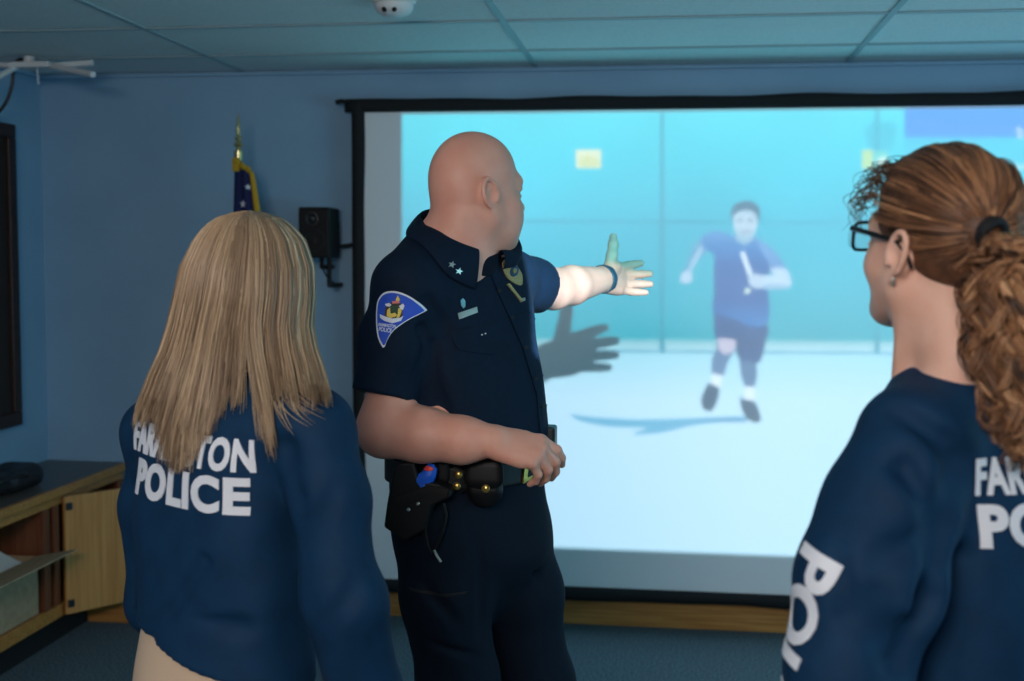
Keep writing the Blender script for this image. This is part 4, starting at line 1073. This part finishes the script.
for d0 in cl:
    tb = np.clip(.42 + .2 * rng.normal(), 0, 1); fr = rng.uniform(6, 14); am = rng.uniform(.0, .02); lift = rng.uniform(0, .07)
    for _ in range(12):
        d1 = d0 + rng.normal(0, .05, 3); d1 /= np.linalg.norm(d1); pts = []; ph_ = rng.uniform(0, .8); l2 = lift + rng.normal(0, .015)
        om = math.acos(np.clip(d1 @ td_, -1, 1)); sd = np.cross(d1, td_)
        for j in range(K):
            t = j / (K - 1); d = (math.sin((1 - t) * om) * d1 + math.sin(t * om) * td_) / math.sin(om) + sd * am * math.sin(fr * t + ph_) * (1 - t)
            d /= np.linalg.norm(d)
            pts.append(RHO + RHR @ (ec + er * d * (1.0 + .018 + l2 * math.sin(PI * min(t * 1.2, 1)) ** 1.3 + .012 * math.sin(t * fr + ph_))))
        paths.append(pts); rad.append(rng.uniform(.0007, .0012)); tone.append(np.clip(tb + rng.normal(0, .12), 0, 1))
strands('scalp_hair', paths, rad, tone, M_red, rhull)
# curls at the temple and flyaways
paths = []; tone = []; K = 40
for i in range(70):
    sx = -1 if rng.random() < .8 else 1
    r0 = np.array((sx * rng.uniform(.02, .075), rng.uniform(.045, .085), rng.uniform(.055, .12))); n0 = (r0 - ec) / er ** 2; n0 /= np.linalg.norm(n0)
    r0 = ec + (r0 - ec) / np.linalg.norm((r0 - ec) / er) * .99
    out = n0 * rng.uniform(.012, .035); dn = np.array((rng.normal(0, .012), rng.uniform(-.005, .03), -rng.uniform(.03, .075))); hr_ = rng.uniform(.005, .012); tn_ = rng.uniform(7, 15); ph_ = rng.uniform(0, 6)
    pts = []
    for j in range(K):
        t = j / (K - 1); p = r0 + out * math.sin(t * PI * .7) + dn * t * t
        p = p + np.array((math.cos(t * tn_ + ph_), math.sin(t * tn_ + ph_), .4 * math.sin(t * tn_ * .8))) * hr_ * min(t * 3, 1)
        pts.append(RHO + RHR @ p)
    paths.append(pts); tone.append(rng.uniform(.1, .6))
strands('temple_curls', paths, [.0008] * len(paths), tone, M_red, rhull)
# the ponytail
TW = RHO + RHR @ TIE
ctr = catmull([TW, TW + RHR @ np.array((0, -.035, -.012)), at(1004, 268, 1.63), at(1004, 310, 1.62), at(1006, 350, 1.615), at(1015, 400, 1.61), at(1022, 440, 1.605), at(1026, 470, 1.605)], 10)
cw = np.interp(np.linspace(0, 1, len(ctr)), [0, .1, .25, .42, .6, .8, 1], [.010, .022, .040, .052, .048, .036, .014])
paths = []; rad = []; tone = []; K = 70
ci = np.linspace(0, 1, len(ctr))
for c in range(120):
    ro = math.sqrt(rng.random()); ra = rng.uniform(0, 2 * PI); tb = np.clip(.55 + .26 * rng.normal(), 0, 1); hr_ = rng.uniform(.007, .013); tn_ = rng.uniform(26, 42); ph0 = rng.uniform(0, 6.28); Lc = rng.uniform(.72, 1); sg = rng.choice([-1, 1])
    for _ in range(9):
        ra2 = ra + rng.normal(0, .08); ro2 = ro + rng.normal(0, .05); pts = []; ph_ = ph0 + rng.normal(0, .3); h2 = hr_ * rng.uniform(.85, 1.15)
        for j in range(K):
            t = j / (K - 1) * Lc; p = np.array([np.interp(t, ci, ctr[:, k]) for k in range(3)]); w = np.interp(t, ci, cw)
            off_ = np.array((math.cos(ra2) * 1.0, math.sin(ra2) * .62, 0)) * ro2 * w
            hx = min(t * 5, 1) * h2
            pts.append(p + off_ + np.array((math.cos(t * tn_ * sg + ph_) * hx, math.sin(t * tn_ * sg + ph_) * hx, .5 * hx * math.sin(t * tn_ * 1.3 + ph_))))
        paths.append(pts); rad.append(rng.uniform(.0007, .0012)); tone.append(np.clip(tb + rng.normal(0, .06), 0, 1))
pn = strands('ponytail', paths, rad, tone, M_red, rhull)
tm = MB(); ax = nrm(RHR @ np.array((0, -1., -.25))); e1 = nrm(np.cross(ax, UP)); e2 = np.cross(ax, e1)
for k, (dd, rr_) in enumerate(((.002, .0165), (.009, .0175))):
    pts = [TW + ax * dd + (e1 * math.cos(a) + e2 * math.sin(a)) * rr_ for a in np.linspace(0, 2 * PI, 25)]; tm.tube(pts, .0058, 10, cap=False)
tm.build('hair_tie', M_dark, rhull, True)
# glasses and earring
M_frame = mat('glasses_frame', rgb(12, 12, 14), .3)
gl = MB()
def g(p): return RHO + RHR @ np.array(p, float)
for s in (-1, 1):
    rim = [g((s * .034 + .029 * np.sign(math.cos(a)) * abs(math.cos(a)) ** .6, .108 - .004 * abs(math.cos(a)) * (1 if math.cos(a) * s > 0 else 0) * 3, .002 + .0205 * np.sign(math.sin(a)) * abs(math.sin(a)) ** .6)) for a in np.linspace(0, 2 * PI, 33)]
    gl.tube(rim, .0026, 8, cap=False)
    gl.tube([g((s * .062, .098, .014)), g((s * .072, .088, .015)), g((s * .080, .03, .012)), g((s * .083, -.022, .008)), g((s * .080, -.042, -.008)), g((s * .077, -.05, -.026))], [.0042, .0045, .0036, .003, .003, .0025], 8)
gl.tube([g((-.008, .109, .008)), g((0, .112, .01)), g((.008, .109, .008))], .0026, 8)
go = gl.build('glasses', M_frame, rd_, True)
M_lens = bpy.data.materials.new('lens_glass'); M_lens.use_nodes = True; bb = M_lens.node_tree.nodes['Principled BSDF']; bb.inputs['Transmission Weight'].default_value = 1; bb.inputs['Roughness'].default_value = 0; bb.inputs['IOR'].default_value = 1.1
for s in (-1, 1):
    ol = [(s * .034 + .028 * np.sign(math.cos(a)) * abs(math.cos(a)) ** .6, .002 + .0195 * np.sign(math.sin(a)) * abs(math.sin(a)) ** .6) for a in np.linspace(0, 2 * PI, 33)[:-1]]
    MB().prism(ol, g((0, .108, 0)), RHR[:, 0], RHR[:, 2], -.0015).build('lens', M_lens, go)
er_ = MB(); er_.tube([g((-.084, -.026, -.036)), g((-.086, -.026, -.044)), g((-.084, -.026, -.052))], [.0022, .003, .002], 8); er_.build('earring', M_silver, rd_, True)
# ------------------------------------------------------------------ things around the room
# flag on its pole
fy = 4.95; fx = at(238.5, 150, fy)[0]
fl = empty('flag', (fx, fy, 0), 'navy starred flag with gold fringe on a spear-topped pole, behind the blonde person', 'flag')
zt = lambda py: at(238, py, fy)[2]
MB().tube([(fx, fy, .03), (fx, fy, zt(150))], .0125, 14).build('pole', mat('pole_wood', rgb(150, 110, 60), .4), fl, True)
MB().lathe([(.125, 0), (.125, .02), (.10, .045), (.05, .06), (.028, .075), (.022, .16), (.016, .17)], (fx, fy, .0005), 28).build('base', M_gold, fl, True)
fin = MB(); z0 = zt(160); fin.lathe([(.019, 0), (.019, zt(151) - z0), (.012, zt(150) - z0), (.010, zt(148) - z0), (.018, zt(146) - z0), (.021, zt(144.5) - z0), (.016, zt(142.5) - z0), (.009, zt(141) - z0), (.014, zt(139.5) - z0), (.016, zt(138) - z0), (.012, zt(136) - z0), (.010, zt(134) - z0), (.0115, zt(130) - z0), (.008, zt(124) - z0), (.004, zt(117) - z0), (.0006, zt(112.5) - z0)], (fx, fy, z0), 20)
fin.build('spear_finial', mat('finial_brass', rgb(220, 205, 150), .25, metal=.85), fl, True)
def drape(t, s):
    """t down the cloth, s along its gathered width"""
    w = .080 + .12 * t ** .8; a = s * PI * 5
    x = fx + .004 + (-.014 - .03 * t) + s * (w + .05 * t) + .004 * math.sin(a * 1.3)
    y = fy - .016 - .012 * (1 + math.sin(a)) * (.5 + 2.0 * t) * .8 - .01 * t
    z = zt(161) - t * 1.15 - .05 * s * (1 - t) - .03 * s * t
    return (x, y, z)
def sheet(s0, s1, ns, nt, name, m, parent, thick=.003, off=0.):
    V = [drape(j / nt, s0 + (s1 - s0) * i / ns) for j in range(nt + 1) for i in range(ns + 1)]
    V = [(a, b - off, c) for a, b, c in V]
    F = [(j * (ns + 1) + i, j * (ns + 1) + i + 1, (j + 1) * (ns + 1) + i + 1, (j + 1) * (ns + 1) + i) for j in range(nt) for i in range(ns)]
    o = mesh_obj(name, V, F, m, parent); md = o.modifiers.new('t', 'SOLIDIFY'); md.thickness = thick; md.offset = 1; return o
cloth = sheet(.0, .82, 60, 60, 'flag_cloth', mat('flag_navy', rgb(16, 26, 78), .8, bump=(300, .2, .002)), fl)
M_fringe = mat('gold_fringe', rgb(206, 160, 30), .7, bump=(500, .6, .004))
sheet(.80, 1.0, 14, 60, 'fringe', M_fringe, cloth, .005)
hd = MB(); tp = [drape(0, s) for s in np.linspace(0, .84, 20)]; hd.tube([(a, b - .002, c + .0) for a, b, c in tp], .011, 8); hd.build('fringe_heading', M_fringe, cloth, True)
MB().box((fx - .02, fy - .03, zt(172)), (fx + .012, fy + .0, zt(158)), .006).build('pole_sleeve', M_fringe, cloth, True)
FT = bvh_of(cloth)
for (x, y, r) in ((242.5, 204, 4.2), (247.5, 187, 3.4), (243, 224, 4.2), (250, 214, 3.5)):
    c = at(x, y, fy - .03); s = 4.9 / 1200
    pts = [((r if k % 2 == 0 else r * .42) * s * math.sin(PI * k / 5), (r if k % 2 == 0 else r * .42) * s * math.cos(PI * k / 5)) for k in range(10)]
    lay([(np.array(pts), [tuple(range(10))], 0)], FT, c, (1, 0, 0), (0, 0, 1), .002, .01).build('star', M_print, cloth)

# speaker on its wall bracket
sy = 5.02; a = at(298, 207, sy); b = at(329, 258, sy); sd = .17
M_spk = mat('speaker_black', rgb(10, 11, 13), .6, spec=.3)
sp = empty('wall_speaker', ((a[0] + b[0]) / 2, sy + sd / 2, b[2]), 'small black loudspeaker on a wall bracket left of the projector screen', 'speaker')
MB().box((a[0], sy, b[2]), (b[0], sy + sd, a[2]), .008).build('cabinet', M_spk, sp)
cx = (a[0] + b[0]) / 2
def disc(prof, c): return MB().lathe(prof, c, 28, np.array(Matrix.Rotation(PI / 2, 3, 'X')))
wz = b[2] + .075
disc([(.052, -.004), (.052, .003), (.046, .005), (.044, .001), (.03, -.002), (.018, -.003), (.016, .003), (.008, .006), (0, .0065)], (cx, sy, wz)).build('woofer', M_grille, sp, True)
tz = b[2] + .168
disc([(.03, -.004), (.03, .003), (.024, .004), (.016, .000), (.012, .004), (.005, .006), (0, .0065)], (cx - .008, sy, tz)).build('tweeter', M_black, sp, True)
disc([(.004, -.002), (.004, .002), (0, .0025)], (cx - .012, sy, tz + .004)).build('status_light', M_white, sp, True)
br = MB(); br.box((cx - .02, YW - .012, b[2] + .02), (cx + .05, YW, b[2] + .16), .004)
br.tube([(cx + .015, YW - .001, b[2] - .04), (cx + .015, sy + .07, b[2] - .04), (cx + .015, sy + .07, b[2] + .004)], .010, 8)
br.tube([(cx + .055, YW - .001, b[2] - .12), (cx + .055, sy + .05, b[2] - .12), (cx + .055, sy + .05, b[2] + .004)], .011, 8); br.build('bracket', M_spk, sp, True)
MB().tube(catmull([(cx + .01, sy + .08, b[2] + .002), (cx + .012, sy + .10, b[2] - .05), (cx + .04, sy + .11, b[2] - .10), (cx + .06, sy + .12, b[2] - .11)], 8), .004, 8).build('speaker_lead', M_black, sp, True)
MB().tube(catmull([(b[0] - .01, sy + sd - .002, b[2] + .05), (b[0] + .03, sy + sd + .03, b[2] + .055), (sx0 + .01, YW - .02, b[2] + .06), (sx0 + .2, YW - .012, b[2] + .055)], 8), .009, 8).build('audio_cable', M_black, sp, True)

# smoke detector
c = cz(394, 0)
sm = empty('smoke_detector', (c[0], c[1], ZC - .006), 'round white smoke detector on the ceiling above the bald officer', 'smoke detector')
MB().lathe([(.070, 0), (.070, -.010), (.066, -.014)], (c[0], c[1], ZC - .0005), 32).build('base', M_white, sm, True)
MB().lathe([(.062, -.012), (.062, -.026), (.054, -.040), (.036, -.050), (.012, -.054), (0, -.0545)], (c[0], c[1], ZC), 32).build('cover', M_white, sm, True)
for dx in (-.020, .012): MB().lathe([(.009, .0), (.009, -.006), (.006, -.009), (0, -.0095)], (c[0] + dx, c[1] - .046, ZC - .036), 14, np.array(Matrix.Rotation(-1.0, 3, 'X'))).build('vent', M_dark, sm, True)

# white bracket under the ceiling in the left corner
by = 4.75
def bp_(x, y, d=0.): return at(x, y, by + d)
p0 = bp_(36, 66)
bk = empty('ceiling_bracket', (p0[0], p0[1], ZC - .0065), 'white metal bracket with splayed arms and hanging black cable, ceiling corner', 'bracket')
pl_ = MB(); pl_.box((bp_(14, 66)[0], by - .05, p0[2] - .012), (bp_(54, 66)[0], by + .05, p0[2] + .012), .006); pl_.build('plate', M_white, bk)
MB().tube([(p0[0] - .03, by, p0[2]), (p0[0] - .03, by, ZC - .006)], .022, 14).build('stem', M_white, bk, True)
for e, d in (((93, 62.5), .02), ((93, 74.5), -.18), ((-22, 63), .0), ((-26, 90), -.25)):
    s_ = bp_(52 if e[0] > 50 else 18, 66); t_ = bp_(e[0], e[1], d)
    dirn = nrm(t_ - s_); MB().tube([s_, t_], .0125, 8).build('arm', M_white, bk, True)
MB().tube(catmull([bp_(30, 60.5), bp_(20, 59.5), bp_(14, 66), bp_(12, 85), bp_(5, 104), bp_(-8, 116), bp_(-30, 118)], 8), .0075, 8).build('cable', M_black, bk, True)
MB().tube([bp_(37, 67), bp_(38.5, 84)], .003, 6).build('pull_cord', M_white, bk, True)

# dark framed board on the left wall
fb = empty('framed_board', (XL, 4.2, .9), 'dark brown wood framed board hung on the left wall', 'board')
M_dkwood = mat('dark_brown_wood', rgb(50, 28, 22), .5, noise=(8, 4, (6, 1, 6)), col2=rgb(38, 20, 16))
y0_, y1_ = 3.5, 4.985; z0_, z1_ = .875, 2.20
MB().box((XL, y0_ + .03, z0_ + .03), (XL + .015, y1_ - .03, z1_ - .03), .001).build('panel', mat('board_panel', rgb(44, 30, 26), .7), fb)
for lo, hi in (((XL, y0_, z0_), (XL + .035, y1_, z0_ + .06)), ((XL, y0_, z1_ - .06), (XL + .035, y1_, z1_)), ((XL, y0_, z0_ + .06), (XL + .035, y0_ + .06, z1_ - .06)), ((XL, y1_ - .06, z0_ + .06), (XL + .035, y1_, z1_ - .06))):
    MB().box(lo, hi, .006).build('frame_rail', M_dkwood, fb)

# low cabinet along the left wall, its worktop and what is in and on it
xf = -2.50; xb = XL + .004; ya, yb_ = 3.2, 5.22; zt_ = .638
cab = empty('storage_cabinet', ((xf + xb) / 2, (ya + yb_) / 2, 0), 'low oak storage cabinet with one open door, under the left wall', 'cabinet')
cb = MB(); cb.box((xb, ya, .13), (xb + .012, yb_, zt_), .001); cb.box((xb, ya, .16), (xf - .002, yb_, .178), .002)
for y in (ya, 4.51, yb_ - .02): cb.box((xb + .012, y, .178), (xf - .02, y + .02, zt_), .001)
cb.build('carcass', M_redwood, cab)
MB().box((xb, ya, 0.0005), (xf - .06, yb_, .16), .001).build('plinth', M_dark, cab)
for lo, hi, nm in (((xf - .02, ya, .125), (xf, yb_, .18), 'bottom_rail'), ((xf - .02, ya, .60), (xf, yb_, zt_), 'top_rail'), ((xf - .02, 4.50, .18), (xf, 4.55, .60), 'stile'), ((xf - .02, 4.585, .18), (xf, 4.625, .60), 'stile'), ((xf - .02, yb_ - .05, .18), (xf, yb_, .60), 'stile'), ((xf - .02, ya, .18), (xf, ya + .05, .60), 'stile')):
    MB().box(lo, hi, .003).build(nm, M_wood if 'rail' in nm else M_redwood, cab)
hp_ = np.array((xf + .016, 4.63, 0)); dd = nrm((.60, .80, 0)); nn_ = np.cross(UP, dd); DR = np.stack((dd, nn_, UP), 1)
door = MB().box((0, -.010, .135), (.40, .010, .632), .003, DR, hp_).build('door', M_wood2, cab)
for z in (.18, .59): MB().box((.006, -.017, z - .016), (.034, -.009, z + .016), .003, DR, hp_).build('hinge', M_black, door)
MB().box((.36, -.03, .36), (.375, -.010, .46), .004, DR, hp_).build('handle', M_silver, door)
MB().box((xf - .058, 4.96, .0005), (xf + .24, 4.985, .10), .003).build('kick_board', M_wood, cab)
MB().lathe([(.006, 0), (.006, .006), (.003, .008), (0, .0082)], (xb + .012, 4.40, .52), 12, np.array(Matrix.Rotation(PI / 2, 3, 'Y'))).build('shelf_pin', M_silver, cab, True)
wt = empty('worktop', ((xf + xb) / 2, (ya + yb_) / 2, zt_ + .001), 'grey laminate worktop with oak front edge, on the low cabinet', 'worktop')
MB().box((xb, ya, zt_ + .001), (xf - .005, yb_ + .02, zt_ + .034), .002).build('top', M_top, wt)
MB().box((xf - .005, ya, zt_ + .001), (xf + .022, yb_ + .02, zt_ + .036), .005).build('edge', M_wood, wt)
# cardboard box of papers standing in the cabinet
M_card = mat('cardboard', rgb(176, 152, 120), .85, noise=(30, 4), col2=rgb(160, 138, 108)); bx0, bx1, by0, by1, bz0, bz1 = xb + .10, xf - .024, 3.85, 4.49, .1795, .415
cbx = empty('cardboard_box', ((bx0 + bx1) / 2, (by0 + by1) / 2, bz0), 'open cardboard box with flap out, standing inside the low oak cabinet', 'box')
w_ = .006; sh = MB(); sh.box((bx0, by0, bz0), (bx1, by1, bz0 + w_)); sh.box((bx0, by0, bz0 + w_), (bx0 + w_, by1, bz1)); sh.box((bx1 - w_, by0, bz0 + w_), (bx1, by1, bz1)); sh.box((bx0 + w_, by0, bz0 + w_), (bx1 - w_, by0 + w_, bz1)); sh.box((bx0 + w_, by1 - w_, bz0 + w_), (bx1 - w_, by1, bz1)); sh.build('box_body', M_card, cbx)
fd = nrm((1, 0, .20)); FR = np.stack((fd, (0, 1, 0), np.cross(fd, (0, 1, 0))), 1); MB().box((0, 0, 0), (.18, by1 - by0 - .01, .005), .001, FR, (bx1, by0 + .005, bz1 - .002)).build('flap', M_card, cbx)
fd = nrm((.25, 0, 1)); FR = np.stack((fd, (0, 1, 0), np.cross(fd, (0, 1, 0))), 1); MB().box((0, 0, 0), (.10, by1 - by0 - .01, .005), .001, FR, (bx0, by0 + .005, bz1 - .002)).build('flap', M_card, cbx)
M_paper = mat('paper', rgb(228, 230, 226), .8)
pp_ = empty('papers', ((bx0 + bx1) / 2, 4.3, bz0 + .01), 'sheaf of white printed papers sticking out of the cardboard box', 'papers')
tl_ = np.array(Matrix.Rotation(.42, 3, 'Y')); o_ = np.array(((bx0 + bx1) / 2 + .02, -.10, bz1 + .005))
sf = MB(); 
for k in range(5): sf.box((-.085, 4.02 + .004 * (k % 2), -.012 + k * .005), (.085, 4.55 - .006 * (k % 3), -.0075 + k * .005), .0005, tl_, o_)
sf.build('sheets', M_paper, pp_); ln = MB()
pp_.location.z = bz0 + .0065; 
for k in range(9): ln.box((-.07 + k * .016, 4.08, .0125), (-.066 + k * .016, 4.30 + .18 * random.random(), .0130), 0, tl_, o_)
ln.build('printed_lines', mat('print_grey', rgb(120, 124, 128), .8), pp_)
sp2 = MB().box((bx0 + .02, 3.95, bz0 + w_ + .0005), (bx1 - .02, 4.42, bz1 - .085), .003).build('bundle', M_paper, pp_)
# black case on the worktop
zc = zt_ + .0345
ec_ = empty('equipment_case', (-2.68, 4.5, zc), 'rounded black equipment case lying on the grey worktop', 'case')
S = Solid(); S.box((-2.68, 4.40, zc + .052), (.085, .27, .045), .035, .01); S.box((-2.66, 4.56, zc + .045), (.075, .12, .038), .03, .03)
S.plane((0, 0, zc + .001), (0, 0, -1)); v, q = grow(S, (-2.82, 4.05, zc - .02), (-2.53, 4.8, zc + .13), .005); mesh_obj('shell', v, q, M_black, ec_)
MB().tube(catmull([(-2.597, 4.29, zc + .055), (-2.575, 4.33, zc + .075), (-2.573, 4.43, zc + .08), (-2.575, 4.51, zc + .072), (-2.597, 4.55, zc + .052)], 6), .009, 8).build('carry_handle', M_black, ec_, True)
MB().tube([(-2.595, 4.18, zc + .05), (-2.594, 4.40, zc + .05), (-2.594, 4.5, zc + .05)], .003, 6).build('zip', M_dark, ec_, True)
# ------------------------------------------------------------------ light and camera
make_projector(540)
def area(name, loc, aim, sx, sy, power, col):
    li = bpy.data.lights.new(name, 'AREA'); li.shape = 'RECTANGLE'; li.size = sx; li.size_y = sy; li.energy = power; li.color = col
    o = bpy.data.objects.new(name, li); o.location = loc; o.rotation_euler = (Vector(aim) - Vector(loc)).to_track_quat('-Z', 'Y').to_euler(); COL.objects.link(o)
area('added_key_light', (-.55, -.7, 2.33), (-.45, 2.7, 1.25), 1.2, .6, 60, (1., .91, .87))  # added key light behind the camera to brighten the people, no real fixture
area('added_blue_fill', (3.0, 2.6, 1.4), (0, 3.1, 2.0), 2.6, 1.2, 44, (.32, .78, 1.))  # added blue fill to lift ceiling and wall; the right wall has no window
w = bpy.data.worlds.new('World'); SC.world = w; w.use_nodes = True
w.node_tree.nodes['Background'].inputs['Color'].default_value = (.34, .62, .95, 1); w.node_tree.nodes['Background'].inputs['Strength'].default_value = .19
cam = bpy.data.cameras.new('Camera'); co = bpy.data.objects.new('Camera', cam); COL.objects.link(co)
cam.sensor_width = 36; cam.lens = 36 * FPX / 1024; cam.clip_start = .05
co.matrix_world = Matrix.Translation(EYE) @ CAMR.to_4x4()
cam.dof.use_dof = True; cam.dof.focus_distance = 2.62; cam.dof.aperture_fstop = 3.2
SC.camera = co
vs = SC.view_settings; vs.view_transform = 'Standard'; vs.look = 'None'; vs.exposure = 0; vs.gamma = 1; vs.use_curve_mapping = False
